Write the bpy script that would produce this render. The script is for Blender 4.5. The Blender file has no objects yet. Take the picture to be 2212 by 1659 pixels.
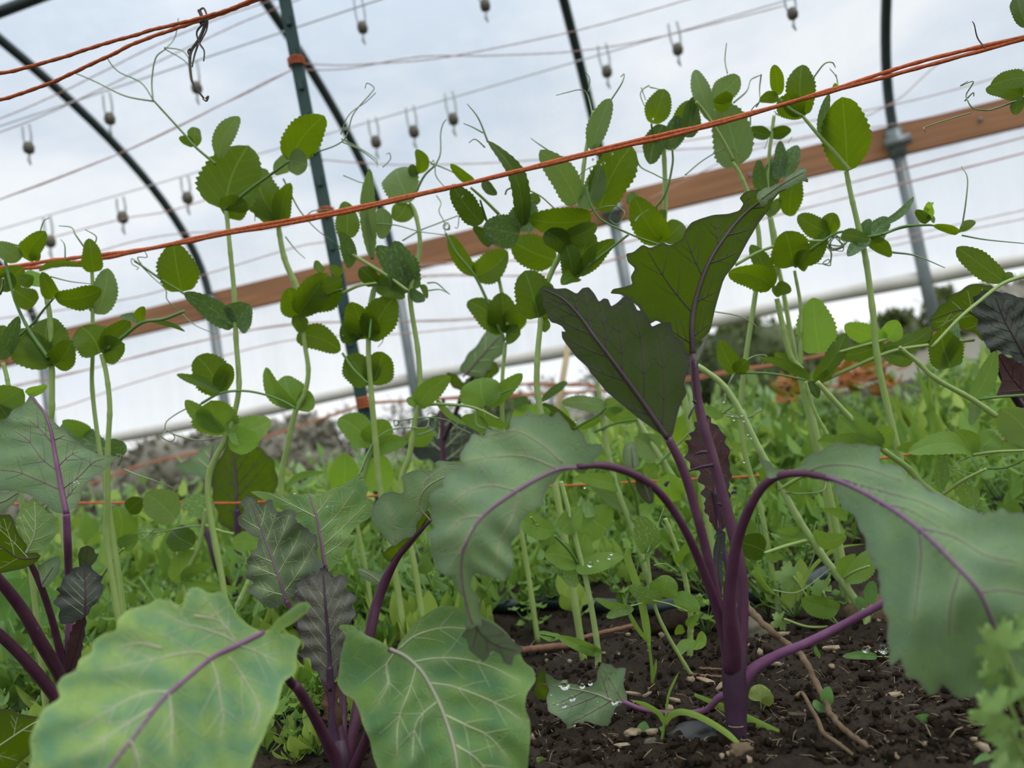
import bpy, math, random
import numpy as np
from math import sin, cos, pi, radians, sqrt
from mathutils import Vector, noise
from mathutils.geometry import delaunay_2d_cdt

random.seed(7)
rng = np.random.default_rng(7)
S = bpy.context.scene
COL = S.collection

# ---------------------------------------------------------------- camera
F = 1600.0
TH, PT = radians(9.7), radians(4.3)
r0 = np.array([1, 0, 0.]); fw = np.array([0, cos(PT), sin(PT)]); u0 = np.array([0, -sin(PT), cos(PT)])
rt = cos(TH) * r0 - sin(TH) * u0
up = sin(TH) * r0 + cos(TH) * u0
CAM = np.array([0, 0, 0.20])
cd = bpy.data.cameras.new('camera'); cam = bpy.data.objects.new('camera', cd); COL.objects.link(cam)
from mathutils import Matrix
cam.matrix_world = Matrix(((rt[0], up[0], -fw[0], CAM[0]), (rt[1], up[1], -fw[1], CAM[1]), (rt[2], up[2], -fw[2], CAM[2]), (0, 0, 0, 1)))
cd.sensor_width = 36; cd.lens = F / 2212 * 36
cd.clip_start = 0.02; cd.clip_end = 300
cd.dof.use_dof = True; cd.dof.focus_distance = 0.52; cd.dof.aperture_fstop = 6.6
S.camera = cam

def P(x, y, d):
    return CAM + d * (fw + (x - 1106) / F * rt + (829.5 - y) / F * up)
def pr(q):
    v = np.asarray(q) - CAM; dd = v @ fw
    return 1106 + F * (v @ rt) / dd, 829.5 - F * (v @ up) / dd, dd
def G(x, y, z=0.0):
    k = fw + (x - 1106) / F * rt + (829.5 - y) / F * up
    return CAM + k * (z - CAM[2]) / k[2]

# ---------------------------------------------------------------- view, world
S.view_settings.view_transform = 'Standard'; S.view_settings.look = 'None'
S.view_settings.gamma = 1; S.view_settings.exposure = 0.13; S.view_settings.use_curve_mapping = False
S.cycles.transparent_max_bounces = 24; S.cycles.max_bounces = 8; S.cycles.diffuse_bounces = 3
S.cycles.transmission_bounces = 6; S.cycles.glossy_bounces = 2; S.cycles.sample_clamp_indirect = 4

W = bpy.data.worlds.new('overcast_sky'); S.world = W; W.use_nodes = True
nt = W.node_tree; nt.nodes.clear()
def N(nt, t, **k):
    n = nt.nodes.new(t)
    for a, v in k.items():
        if a.startswith('i_'): n.inputs[a[2:].replace('_', ' ')].default_value = v
        else: setattr(n, a, v)
    return n
tc = N(nt, 'ShaderNodeTexCoord'); mp = N(nt, 'ShaderNodeMapping'); mp.inputs['Scale'].default_value = (1, 1, 2.6)
nz = N(nt, 'ShaderNodeTexNoise', i_Scale=2.6, i_Detail=5.0, i_Roughness=0.55)
cr = N(nt, 'ShaderNodeValToRGB')
cr.color_ramp.elements[0].position = 0.40; cr.color_ramp.elements[0].color = (0.54, 0.63, 0.735, 1)
cr.color_ramp.elements[1].position = 0.62; cr.color_ramp.elements[1].color = (0.84, 0.865, 0.895, 1)
sx = N(nt, 'ShaderNodeSeparateXYZ'); mr = N(nt, 'ShaderNodeMapRange')
mr.inputs['From Min'].default_value = -0.02; mr.inputs['From Max'].default_value = 0.40
mx = N(nt, 'ShaderNodeMix', data_type='RGBA')
mx.inputs[6].default_value = (1.0, 1.02, 1.03, 1)
bg = N(nt, 'ShaderNodeBackground', i_Strength=1.0)
zg = N(nt, 'ShaderNodeMapRange'); zg.inputs['From Min'].default_value = 0.45; zg.inputs['From Max'].default_value = 1.0
zg.inputs['To Min'].default_value = 1.0; zg.inputs['To Max'].default_value = 1.6
L = nt.links.new
L(tc.outputs['Generated'], mp.inputs[0]); L(mp.outputs[0], nz.inputs['Vector']); L(nz.outputs['Fac'], cr.inputs[0])
L(tc.outputs['Generated'], sx.inputs[0]); L(sx.outputs['Z'], mr.inputs['Value']); L(mr.outputs[0], mx.inputs[0])
L(cr.outputs[0], mx.inputs[7]); L(mx.outputs[2], bg.inputs['Color']); L(sx.outputs['Z'], zg.inputs['Value']); L(zg.outputs[0], bg.inputs['Strength'])
L(bg.outputs[0], N(nt, 'ShaderNodeOutputWorld').inputs[0])

sd = bpy.data.lights.new('cloud_sun', 'SUN'); sd.energy = 1.3; sd.angle = radians(35); sd.color = (1, 0.98, 0.94)
so = bpy.data.objects.new('cloud_sun', sd); COL.objects.link(so); so.rotation_euler = (radians(22), radians(28), 0)

# ---------------------------------------------------------------- materials
def mat_base(name):
    m = bpy.data.materials.new(name); m.use_nodes = True
    t = m.node_tree; t.nodes.clear()
    return m, t, N(t, 'ShaderNodeOutputMaterial')
def mixc(t, fac, a, b, mode='MIX'):
    n = N(t, 'ShaderNodeMix', data_type='RGBA', blend_type=mode)
    for idx, v in ((0, fac), (6, a), (7, b)):
        if hasattr(v, 'links'): t.links.new(v, n.inputs[idx])
        elif isinstance(v, (int, float)): n.inputs[idx].default_value = v
        else: n.inputs[idx].default_value = (*v, 1)
    return n.outputs[2]
def ramp(t, src, a, b):
    n = N(t, 'ShaderNodeMapRange'); n.inputs['From Min'].default_value = a; n.inputs['From Max'].default_value = b
    t.links.new(src, n.inputs['Value']); return n.outputs[0]
def math_(t, op, a, b=0.0):
    n = N(t, 'ShaderNodeMath', operation=op)
    for i, v in enumerate((a, b)):
        if hasattr(v, 'links'): t.links.new(v, n.inputs[i])
        else: n.inputs[i].default_value = v
    return n.outputs[0]
def finish_leaf(t, out, col, tcol, trans, rough, bumpsrc=None, bstr=0.2, spec=0.18):
    pb = N(t, 'ShaderNodeBsdfPrincipled'); pb.inputs['Roughness'].default_value = rough
    pb.inputs['Specular IOR Level'].default_value = spec
    t.links.new(col, pb.inputs['Base Color'])
    tr = N(t, 'ShaderNodeBsdfTranslucent'); t.links.new(tcol, tr.inputs['Color'])
    if bumpsrc is not None:
        b = N(t, 'ShaderNodeBump', i_Strength=bstr, i_Distance=0.002)
        t.links.new(bumpsrc, b.inputs['Height']); t.links.new(b.outputs[0], pb.inputs['Normal']); t.links.new(b.outputs[0], tr.inputs['Normal'])
    ms = N(t, 'ShaderNodeMixShader'); ms.inputs[0].default_value = trans
    t.links.new(pb.outputs[0], ms.inputs[1]); t.links.new(tr.outputs[0], ms.inputs[2]); t.links.new(ms.outputs[0], out.inputs[0])

def kale_mat(name, c1, c2, vein, edge, tcol, trans=0.35, netw=0.55, rough=0.55, scale=30, edgew=0.55):
    m, t, out = mat_base(name)
    at = N(t, 'ShaderNodeAttribute', attribute_name='lf'); sp = N(t, 'ShaderNodeSeparateColor'); t.links.new(at.outputs['Color'], sp.inputs[0])
    uv = N(t, 'ShaderNodeUVMap')
    n1 = N(t, 'ShaderNodeTexNoise', i_Scale=9.0, i_Detail=4.0); t.links.new(uv.outputs[0], n1.inputs['Vector'])
    nf = N(t, 'ShaderNodeTexNoise', i_Scale=120.0, i_Detail=2.0); t.links.new(uv.outputs[0], nf.inputs['Vector'])
    col = mixc(t, ramp(t, n1.outputs['Fac'], 0.38, 0.66), c1, c2)
    col = mixc(t, math_(t, 'MULTIPLY', ramp(t, nf.outputs['Fac'], 0.35, 0.7), 0.25), col, tuple(0.72 * v for v in c1))
    vo = N(t, 'ShaderNodeTexVoronoi', feature='DISTANCE_TO_EDGE', i_Scale=float(scale)); 
    nd = N(t, 'ShaderNodeTexNoise', i_Scale=30.0); t.links.new(uv.outputs[0], nd.inputs['Vector'])
    wv = mixc(t, 0.02, uv.outputs[0], nd.outputs['Color']); t.links.new(wv, vo.inputs['Vector'])
    net = math_(t, 'SUBTRACT', 1.0, ramp(t, vo.outputs['Distance'], 0.0, 0.035))
    col = mixc(t, math_(t, 'MULTIPLY', net, netw * 0.6), col, vein)
    # tissue beside the veins is yellower
    near = math_(t, 'MULTIPLY', sp.outputs[0], 0.45)
    col = mixc(t, near, col, vein)
    col = mixc(t, math_(t, 'MULTIPLY', sp.outputs[1], edgew), col, edge)
    tc_ = mixc(t, math_(t, 'MULTIPLY', net, 0.35), tcol, tuple(min(1, v * 1.6) for v in tcol))
    tc_ = mixc(t, math_(t, 'MULTIPLY', sp.outputs[1], 0.5), tc_, edge)
    h = math_(t, 'ADD', math_(t, 'MULTIPLY', net, -1.0), n1.outputs['Fac'])
    finish_leaf(t, out, col, tc_, trans, rough, h, 0.35)
    return m
def pea_mat(name, c1, c2, tcol, trans=0.45, varieg=0.0, rough=0.42, vein=0.35):
    m, t, out = mat_base(name)
    uv = N(t, 'ShaderNodeUVMap'); s = N(t, 'ShaderNodeSeparateXYZ'); t.links.new(uv.outputs[0], s.inputs[0])
    oi = N(t, 'ShaderNodeObjectInfo')
    n1 = N(t, 'ShaderNodeTexNoise', i_Scale=5.0, i_Detail=3.0); t.links.new(uv.outputs[0], n1.inputs['Vector'])
    av = math_(t, 'ABSOLUTE', math_(t, 'SUBTRACT', s.outputs['Y'], 0.5))
    mid = math_(t, 'SUBTRACT', 1.0, ramp(t, av, 0.006, 0.022))
    ph = math_(t, 'FRACT', math_(t, 'ADD', math_(t, 'MULTIPLY', math_(t, 'SUBTRACT', s.outputs['X'], math_(t, 'MULTIPLY', av, 0.75)), 6.0), math_(t, 'MULTIPLY', n1.outputs['Fac'], 0.5)))
    sv = math_(t, 'SUBTRACT', 1.0, ramp(t, math_(t, 'ABSOLUTE', math_(t, 'SUBTRACT', ph, 0.5)), 0.01, 0.075))
    vv = math_(t, 'MAXIMUM', mid, math_(t, 'MULTIPLY', sv, 0.4))
    col = mixc(t, oi.outputs['Random'], c1, c2)
    col = mixc(t, math_(t, 'MULTIPLY', ramp(t, n1.outputs['Fac'], 0.4, 0.7), 0.4), col, tuple(0.78 * v for v in c1))
    if varieg > 0:
        nv = N(t, 'ShaderNodeTexNoise', i_Scale=11.0, i_Detail=4.0, i_Roughness=0.7); t.links.new(uv.outputs[0], nv.inputs['Vector'])
        col = mixc(t, math_(t, 'MULTIPLY', ramp(t, nv.outputs['Fac'], 0.53, 0.60), varieg), col, (0.50, 0.60, 0.46))
    col = mixc(t, math_(t, 'MULTIPLY', vv, vein), col, (0.38, 0.52, 0.18))
    tb = tuple(min(1, v * 1.5) for v in tcol)
    tcc = mixc(t, math_(t, 'MULTIPLY', vv, 0.45), tcol, tb)
    finish_leaf(t, out, col, tcc, trans, rough, vv, 0.15)
    return m
def plain(name, c, rough=0.6, c2=None, scale=20.0, bump=0.0, spec=0.4, metal=0.0, coord='Object', dist=0.002):
    m, t, out = mat_base(name)
    pb = N(t, 'ShaderNodeBsdfPrincipled'); pb.inputs['Roughness'].default_value = rough
    pb.inputs['Specular IOR Level'].default_value = spec; pb.inputs['Metallic'].default_value = metal
    tcn = N(t, 'ShaderNodeTexCoord'); n1 = N(t, 'ShaderNodeTexNoise', i_Scale=float(scale), i_Detail=6.0, i_Roughness=0.6)
    t.links.new(tcn.outputs[coord], n1.inputs['Vector'])
    t.links.new(mixc(t, ramp(t, n1.outputs['Fac'], 0.35, 0.65), c, c2 or tuple(0.8 * v for v in c)), pb.inputs['Base Color'])
    if bump:
        b = N(t, 'ShaderNodeBump', i_Strength=bump, i_Distance=dist); t.links.new(n1.outputs['Fac'], b.inputs['Height']); t.links.new(b.outputs[0], pb.inputs['Normal'])
    t.links.new(pb.outputs[0], out.inputs[0]); return m
def softmat(name, c, c2, trans, rough=0.5):
    m, t, out = mat_base(name)
    oi = N(t, 'ShaderNodeObjectInfo'); ge = N(t, 'ShaderNodeNewGeometry')
    r = math_(t, 'FRACT', math_(t, 'ADD', oi.outputs['Random'], ge.outputs['Random Per Island']))
    col = mixc(t, r, c, c2)
    finish_leaf(t, out, col, mixc(t, 0.5, col, (0.30, 0.42, 0.03)), trans, rough)
    return m

M = {}
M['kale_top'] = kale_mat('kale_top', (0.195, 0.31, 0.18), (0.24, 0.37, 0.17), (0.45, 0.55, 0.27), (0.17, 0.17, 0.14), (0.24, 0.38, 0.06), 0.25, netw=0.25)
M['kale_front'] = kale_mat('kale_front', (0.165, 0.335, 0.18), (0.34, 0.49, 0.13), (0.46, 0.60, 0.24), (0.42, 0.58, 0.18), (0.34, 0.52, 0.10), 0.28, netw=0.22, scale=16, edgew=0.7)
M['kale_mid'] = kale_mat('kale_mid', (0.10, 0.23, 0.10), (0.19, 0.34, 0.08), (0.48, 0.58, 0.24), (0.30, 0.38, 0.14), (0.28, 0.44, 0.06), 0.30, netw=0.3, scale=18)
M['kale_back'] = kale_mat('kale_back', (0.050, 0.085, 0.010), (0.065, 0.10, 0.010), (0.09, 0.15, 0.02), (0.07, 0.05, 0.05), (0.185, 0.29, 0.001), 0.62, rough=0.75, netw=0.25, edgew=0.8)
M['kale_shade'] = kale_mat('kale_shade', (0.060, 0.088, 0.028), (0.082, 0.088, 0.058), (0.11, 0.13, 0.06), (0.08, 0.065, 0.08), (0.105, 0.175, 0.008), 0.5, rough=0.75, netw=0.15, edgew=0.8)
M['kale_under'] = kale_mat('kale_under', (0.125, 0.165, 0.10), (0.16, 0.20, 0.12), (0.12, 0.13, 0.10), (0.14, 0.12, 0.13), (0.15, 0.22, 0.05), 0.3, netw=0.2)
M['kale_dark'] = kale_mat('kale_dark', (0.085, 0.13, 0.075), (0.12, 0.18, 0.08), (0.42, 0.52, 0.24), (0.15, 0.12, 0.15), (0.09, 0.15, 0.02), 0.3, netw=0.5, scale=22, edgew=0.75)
M['kale_purple'] = kale_mat('kale_purple', (0.10, 0.095, 0.085), (0.13, 0.13, 0.10), (0.30, 0.32, 0.24), (0.11, 0.08, 0.12), (0.10, 0.09, 0.04), 0.28, netw=0.45, scale=20)
M['kale_wine'] = kale_mat('kale_wine', (0.05, 0.055, 0.05), (0.085, 0.03, 0.035), (0.22, 0.09, 0.09), (0.06, 0.06, 0.07), (0.10, 0.03, 0.02), 0.35, netw=0.6, scale=26)
M['kale_navy'] = kale_mat('kale_navy', (0.062, 0.075, 0.065), (0.085, 0.10, 0.075), (0.16, 0.19, 0.14), (0.06, 0.045, 0.07), (0.05, 0.07, 0.02), 0.2, netw=0.4, scale=24)
M['crisp_brown'] = kale_mat('crisp_brown', (0.12, 0.075, 0.03), (0.08, 0.06, 0.03), (0.17, 0.09, 0.05), (0.05, 0.02, 0.03), (0.1, 0.06, 0.02), 0.2)
M['purple_stem'] = plain('purple_stem', (0.085, 0.026, 0.055), 0.45, (0.12, 0.045, 0.08), 60, 0.15, coord='Object')
M['purple_dark'] = plain('purple_dark', (0.050, 0.020, 0.042), 0.5, (0.07, 0.038, 0.065), 50, 0.15)
M['purple_bright'] = plain('purple_bright', (0.20, 0.070, 0.17), 0.45, (0.26, 0.11, 0.21), 60)
M['purple_vein'] = plain('purple_vein', (0.23, 0.09, 0.22), 0.5, (0.27, 0.14, 0.24), 60)
M['vein_pale'] = plain('vein_pale', (0.50, 0.58, 0.33), 0.5, (0.44, 0.50, 0.32), 60)
M['vein_mauve'] = plain('vein_mauve', (0.36, 0.32, 0.26), 0.5, (0.40, 0.40, 0.27), 40)
M['vein_cream'] = plain('vein_cream', (0.50, 0.52, 0.33), 0.5, (0.44, 0.42, 0.32), 40)
M['vein_purple'] = plain('vein_purple', (0.17, 0.085, 0.16), 0.5, (0.22, 0.12, 0.19), 60)
M['vein_dark'] = plain('vein_dark', (0.06, 0.035, 0.05), 0.5, (0.075, 0.05, 0.05), 60)
M['vein_red'] = plain('vein_red', (0.25, 0.10, 0.11), 0.5)
M['g'] = pea_mat('pea_leaf', (0.085, 0.155, 0.016), (0.125, 0.21, 0.035), (0.215, 0.32, 0.003), 0.52)  # upper leaves: backlit look put into the nearly blue-free colours
M['l'] = pea_mat('pea_leaf_lower_lit', (0.18, 0.32, 0.065), (0.24, 0.40, 0.09), (0.28, 0.43, 0.02), 0.42)  # lower leaves: front light put into the paler colours, plus their bluish bloom
M['vl'] = pea_mat('pea_leaf_mottled_low', (0.19, 0.34, 0.075), (0.24, 0.40, 0.10), (0.26, 0.40, 0.04), .4, varieg=.65)
M['p'] = pea_mat('pea_leaf_pale', (0.19, 0.28, 0.11), (0.23, 0.33, 0.13), (0.25, 0.37, 0.05), 0.45)
M['v'] = pea_mat('pea_leaf_variegated', (0.11, 0.20, 0.08), (0.13, 0.23, 0.085), (0.15, 0.25, 0.03), 0.35, varieg=0.4)
M['d'] = pea_mat('pea_leaf_deep', (0.055, 0.11, 0.014), (0.075, 0.14, 0.02), (0.12, 0.19, 0.004), 0.45)
M['b'] = pea_mat('pea_leaf_bright', (0.25, 0.45, 0.07), (0.29, 0.48, 0.09), (0.36, 0.58, 0.03), 0.5)
M['stem'] = plain('pea_stem', (0.36, 0.48, 0.15), 0.45, (0.29, 0.41, 0.11), 25)
M['stem_dark'] = plain('pea_stalk', (0.16, 0.29, 0.07), 0.4, (0.13, 0.24, 0.06), 25)
M['stem_light'] = plain('pea_stem_light', (0.42, 0.54, 0.20), 0.4, (0.38, 0.52, 0.18), 20)
M['tendril'] = plain('pea_tendril', (0.30, 0.42, 0.20), 0.45)
M['dry'] = plain('dried_tendril', (0.16, 0.13, 0.10), 0.8, (0.09, 0.08, 0.07), 60, 0.3)
M['twine_overexposed'] = plain('overexposed_twine', (0.62, 0.40, 0.36), 0.8, (0.55, 0.33, 0.29), 200)  # pinkish pale: blur and overexposure against the bright sky put into the colour
M['twine_dull'] = plain('dull_twine', (0.58, 0.24, 0.13), 0.8, (0.45, 0.17, 0.09), 200)  # less saturated orange than the near twine
M['twine'] = plain('orange_twine', (0.78, 0.20, 0.07), 0.75, (0.52, 0.11, 0.035), 420, 0.6, coord='Object')
M['steel'] = plain('dark_pipe', (0.035, 0.055, 0.06), 0.35, (0.05, 0.07, 0.07), 6, metal=0.2)
M['galv'] = plain('grey_pipe', (0.17, 0.20, 0.20), 0.4, (0.22, 0.24, 0.24), 9, metal=0.4)
M['post'] = plain('green_post', (0.02, 0.06, 0.055), 0.4, (0.035, 0.08, 0.07), 8)
M['white_plastic'] = plain('rolled_film', (0.82, 0.78, 0.71), 0.45, (0.66, 0.62, 0.55), 4)
M['wire'] = plain('pale_wire', (0.8, 0.82, 0.84), 0.5)
M['clear'] = plain('clear_hanger', (0.62, 0.68, 0.68), 0.3)
M['nozzle'] = plain('brown_nozzle', (0.11, 0.10, 0.075), 0.6, (0.17, 0.15, 0.11), 80)
M['hose'] = plain('black_hose', (0.010, 0.022, 0.024), 0.22, (0.02, 0.032, 0.035), 30, spec=0.6)
M['bamboo'] = plain('bamboo', (0.60, 0.46, 0.25), 0.5)
M['twig'] = plain('twig', (0.20, 0.135, 0.075), 0.8, (0.12, 0.08, 0.045), 120, 0.6)
M['straw'] = plain('straw', (0.30, 0.16, 0.09), 0.7, (0.2, 0.1, 0.06), 100, 0.4)
M['stone'] = plain('stone', (0.05, 0.052, 0.052), 0.55, (0.09, 0.09, 0.085), 60, 0.5)
M['stone_tan'] = plain('stone_tan', (0.15, 0.13, 0.09), 0.7, (0.09, 0.08, 0.055), 60, 0.5)
M['chip'] = plain('wood_chip', (0.42, 0.34, 0.22), 0.8, (0.26, 0.18, 0.11), 200, 0.4)
M['clod'] = plain('soil_clod', (0.036, 0.024, 0.014), 0.9, (0.014, 0.009, 0.006), 150, 1.0, spec=0.12)
M['bark'] = plain('bark', (0.12, 0.10, 0.08), 0.9)
M['far_green'] = softmat('far_foliage', (0.075, 0.10, 0.045), (0.14, 0.17, 0.07), 0.2)
M['far_brown'] = softmat('far_twigs', (0.22, 0.205, 0.16), (0.31, 0.29, 0.23), 0.05)
M['weed'] = softmat('weed_leaf', (0.12, 0.24, 0.04), (0.25, 0.42, 0.08), 0.38)
M['weed_y'] = softmat('weed_leaf_yellow', (0.28, 0.42, 0.06), (0.46, 0.60, 0.14), 0.40)
M['weed_b'] = softmat('weed_leaf_blueish', (0.13, 0.25, 0.06), (0.23, 0.37, 0.11), 0.34)
M['weed_pale'] = softmat('feathery_leaf', (0.22, 0.36, 0.13), (0.34, 0.48, 0.20), 0.35)
M['cilantro'] = softmat('cilantro_leaf', (0.26, 0.42, 0.12), (0.34, 0.50, 0.18), 0.35)
M['grass'] = softmat('grass_blade', (0.24, 0.40, 0.06), (0.34, 0.50, 0.10), 0.4)
M['rust'] = softmat('rusty_leaf', (0.33, 0.10, 0.03), (0.42, 0.17, 0.05), 0.3)

# soil
m, t, out = mat_base('soil'); M['soil'] = m
pb = N(t, 'ShaderNodeBsdfPrincipled'); pb.inputs['Specular IOR Level'].default_value = 0.2
tcn = N(t, 'ShaderNodeTexCoord')
n1 = N(t, 'ShaderNodeTexNoise', i_Scale=14.0, i_Detail=8.0, i_Roughness=0.7); n2 = N(t, 'ShaderNodeTexNoise', i_Scale=260.0, i_Detail=5.0, i_Roughness=0.7)
n3 = N(t, 'ShaderNodeTexVoronoi', i_Scale=170.0)
for n in (n1, n2, n3): t.links.new(tcn.outputs['Object'], n.inputs['Vector'])
c = mixc(t, ramp(t, n1.outputs['Fac'], 0.35, 0.65), (0.030, 0.021, 0.014), (0.060, 0.042, 0.027))
c = mixc(t, math_(t, 'MULTIPLY', ramp(t, n2.outputs['Fac'], 0.45, 0.7), 0.6), c, (0.012, 0.009, 0.007))
c = mixc(t, math_(t, 'MULTIPLY', ramp(t, n2.outputs['Fac'], 0.64, 0.72), 0.7), c, (0.20, 0.15, 0.10))
t.links.new(c, pb.inputs['Base Color'])
t.links.new(math_(t, 'SUBTRACT', 0.85, math_(t, 'MULTIPLY', ramp(t, n1.outputs['Fac'], 0.5, 0.7), 0.3)), pb.inputs['Roughness'])
b1 = N(t, 'ShaderNodeBump', i_Strength=0.9, i_Distance=0.003); t.links.new(math_(t, 'ADD', n2.outputs['Fac'], math_(t, 'MULTIPLY', n3.outputs['Distance'], -0.6)), b1.inputs['Height'])
t.links.new(b1.outputs[0], pb.inputs['Normal']); t.links.new(pb.outputs[0], out.inputs[0])

# field outside
M['field'] = plain('field', (0.09, 0.14, 0.04), 0.9, (0.13, 0.12, 0.06), 0.6)

# wood board
m, t, out = mat_base('wood_board'); M['wood'] = m
pb = N(t, 'ShaderNodeBsdfPrincipled', i_Roughness=0.7); tcn = N(t, 'ShaderNodeTexCoord'); mp2 = N(t, 'ShaderNodeMapping')
mp2.inputs['Scale'].default_value = (1.2, 30, 30); t.links.new(tcn.outputs['Object'], mp2.inputs[0])
n1 = N(t, 'ShaderNodeTexNoise', i_Scale=2.0, i_Detail=6.0); t.links.new(mp2.outputs[0], n1.inputs['Vector'])
t.links.new(mixc(t, ramp(t, n1.outputs['Fac'], 0.3, 0.7), (0.46, 0.215, 0.095), (0.27, 0.12, 0.05)), pb.inputs['Base Color']); t.links.new(pb.outputs[0], out.inputs[0])

# greenhouse film
m, t, out = mat_base('polytunnel_film'); M['film'] = m
tcn = N(t, 'ShaderNodeTexCoord'); n1 = N(t, 'ShaderNodeTexNoise', i_Scale=1.3, i_Detail=5.0, i_Roughness=0.6); t.links.new(tcn.outputs['Object'], n1.inputs['Vector'])
mp3 = N(t, 'ShaderNodeMapping'); mp3.inputs['Scale'].default_value = (14, 14, 1.4); t.links.new(tcn.outputs['Object'], mp3.inputs[0])
n2 = N(t, 'ShaderNodeTexNoise', i_Scale=1.0, i_Detail=4.0); t.links.new(mp3.outputs[0], n2.inputs['Vector'])
tp = N(t, 'ShaderNodeBsdfTransparent'); tp.inputs[0].default_value = (0.97, 0.98, 0.99, 1)
tl = N(t, 'ShaderNodeBsdfTranslucent'); tl.inputs[0].default_value = (0.93, 0.94, 0.95, 1)
gl = N(t, 'ShaderNodeBsdfDiffuse'); gl.inputs[0].default_value = (0.85, 0.86, 0.88, 1)
ms = N(t, 'ShaderNodeMixShader'); ms2 = N(t, 'ShaderNodeMixShader'); ms2.inputs[0].default_value = 0.25
fac = math_(t, 'ADD', 0.10, math_(t, 'MULTIPLY', math_(t, 'MULTIPLY', ramp(t, n1.outputs['Fac'], 0.35, 0.7), ramp(t, n2.outputs['Fac'], 0.2, 0.8)), 0.36))
t.links.new(fac, ms.inputs[0]); t.links.new(tl.outputs[0], ms2.inputs[1]); t.links.new(gl.outputs[0], ms2.inputs[2])
t.links.new(tp.outputs[0], ms.inputs[1]); t.links.new(ms2.outputs[0], ms.inputs[2]); t.links.new(ms.outputs[0], out.inputs[0])

# water
m, t, out = mat_base('water_drop'); M['water'] = m
g_ = N(t, 'ShaderNodeBsdfGlass', i_Roughness=0.0, i_IOR=1.33); t.links.new(g_.outputs[0], out.inputs[0])

# ---------------------------------------------------------------- object helpers
def mk(name, verts, faces, mat, parent=None, smooth=True):
    me = bpy.data.meshes.new(name); me.from_pydata([tuple(map(float, v)) for v in verts], [], faces)
    if smooth: me.polygons.foreach_set('use_smooth', [True] * len(me.polygons))
    me.materials.append(M[mat] if isinstance(mat, str) else mat); me.update()
    o = bpy.data.objects.new(name, me); COL.objects.link(o)
    if parent is not None:
        o.parent = parent
        loc = parent_origin(parent)
        me.transform(Matrix.Translation(-Vector(loc)))
    return o
def parent_origin(p):
    v = Vector(p.location)
    while p.parent is not None: p = p.parent; v += Vector(p.location)
    return v
def tag(o, label, cat, group=None, kind=None):
    o['label'] = label; o['category'] = cat
    if group: o['group'] = group
    if kind: o['kind'] = kind
    return o
def root(name, loc, label, cat, group=None):
    o = bpy.data.objects.new(name, None); COL.objects.link(o); o.location = tuple(map(float, loc)); o.empty_display_size = 0.02
    return tag(o, label, cat, group)
def recenter(o):
    me = o.data; n = len(me.vertices); a = np.empty(n * 3); me.vertices.foreach_get('co', a); a = a.reshape(-1, 3)
    c = np.array([a[:, 0].mean(), a[:, 1].mean(), a[:, 2].min()])
    me.transform(Matrix.Translation(-Vector(c))); o.location = Vector(c); return o
def struct(o): o['kind'] = 'structure'; return o

def smooth_path(pts, step=None, n=None):
    pts = np.array(pts, float)
    if len(pts) < 3:
        k = n or 8; return np.array([pts[0] + (pts[-1] - pts[0]) * i / k for i in range(k + 1)])
    ext = np.vstack([2 * pts[0] - pts[1], pts, 2 * pts[-1] - pts[-2]])
    out = []
    per = max(2, int((n or len(pts) * 6) / (len(pts) - 1)))
    for i in range(1, len(ext) - 2):
        p0, p1, p2, p3 = ext[i - 1:i + 3]
        for k in range(per):
            s = k / per
            out.append(0.5 * ((2 * p1) + (-p0 + p2) * s + (2 * p0 - 5 * p1 + 4 * p2 - p3) * s * s + (-p0 + 3 * p1 - 3 * p2 + p3) * s ** 3))
    out.append(pts[-1]); return np.array(out)
def tube_geo(path, rad, sides=8, squash=1.0):
    path = np.asarray(path, float); n = len(path)
    rad = np.interp(np.linspace(0, 1, n), np.linspace(0, 1, len(rad)), rad) if hasattr(rad, '__len__') else np.full(n, rad)
    tan = np.gradient(path, axis=0); tan /= np.linalg.norm(tan, axis=1)[:, None] + 1e-12
    nrm = np.cross(tan[0], [0.3, 1, 0.2]); nrm /= np.linalg.norm(nrm) + 1e-12
    V, Fc = [], []
    for i in range(n):
        nrm = nrm - tan[i] * (nrm @ tan[i]); nrm /= np.linalg.norm(nrm) + 1e-12
        bn = np.cross(tan[i], nrm)
        for k in range(sides):
            a = 2 * pi * k / sides
            V.append(path[i] + rad[i] * (cos(a) * nrm + squash * sin(a) * bn))
    for i in range(n - 1):
        for k in range(sides):
            k2 = (k + 1) % sides
            Fc.append((i * sides + k, i * sides + k2, (i + 1) * sides + k2, (i + 1) * sides + k))
    Fc.append(tuple(range(sides))[::-1]); Fc.append(tuple(range((n - 1) * sides, n * sides)))
    return V, Fc
class MB:
    def __init__(s): s.v = []; s.f = []
    def add(s, vf):
        o = len(s.v); s.v.extend(vf[0]); s.f.extend(tuple(i + o for i in f) for f in vf[1]); return s
    def tube(s, path, rad, sides=8): return s.add(tube_geo(path, rad, sides))
    def build(s, name, mat, parent=None, smooth=True): return mk(name, s.v, s.f, mat, parent, smooth)
def box_geo(c, ax, ay, az):
    c, ax, ay, az = map(np.asarray, (c, ax, ay, az)); V = []
    for i in (-1, 1):
        for j in (-1, 1):
            for k in (-1, 1): V.append(c + i * ax + j * ay + k * az)
    return V, [(0, 1, 3, 2), (4, 6, 7, 5), (0, 4, 5, 1), (2, 3, 7, 6), (0, 2, 6, 4), (1, 5, 7, 3)]
def tube(name, path, rad, mat, parent=None, sides=8): return mk(name, *tube_geo(path, rad, sides), mat, parent)
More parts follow.
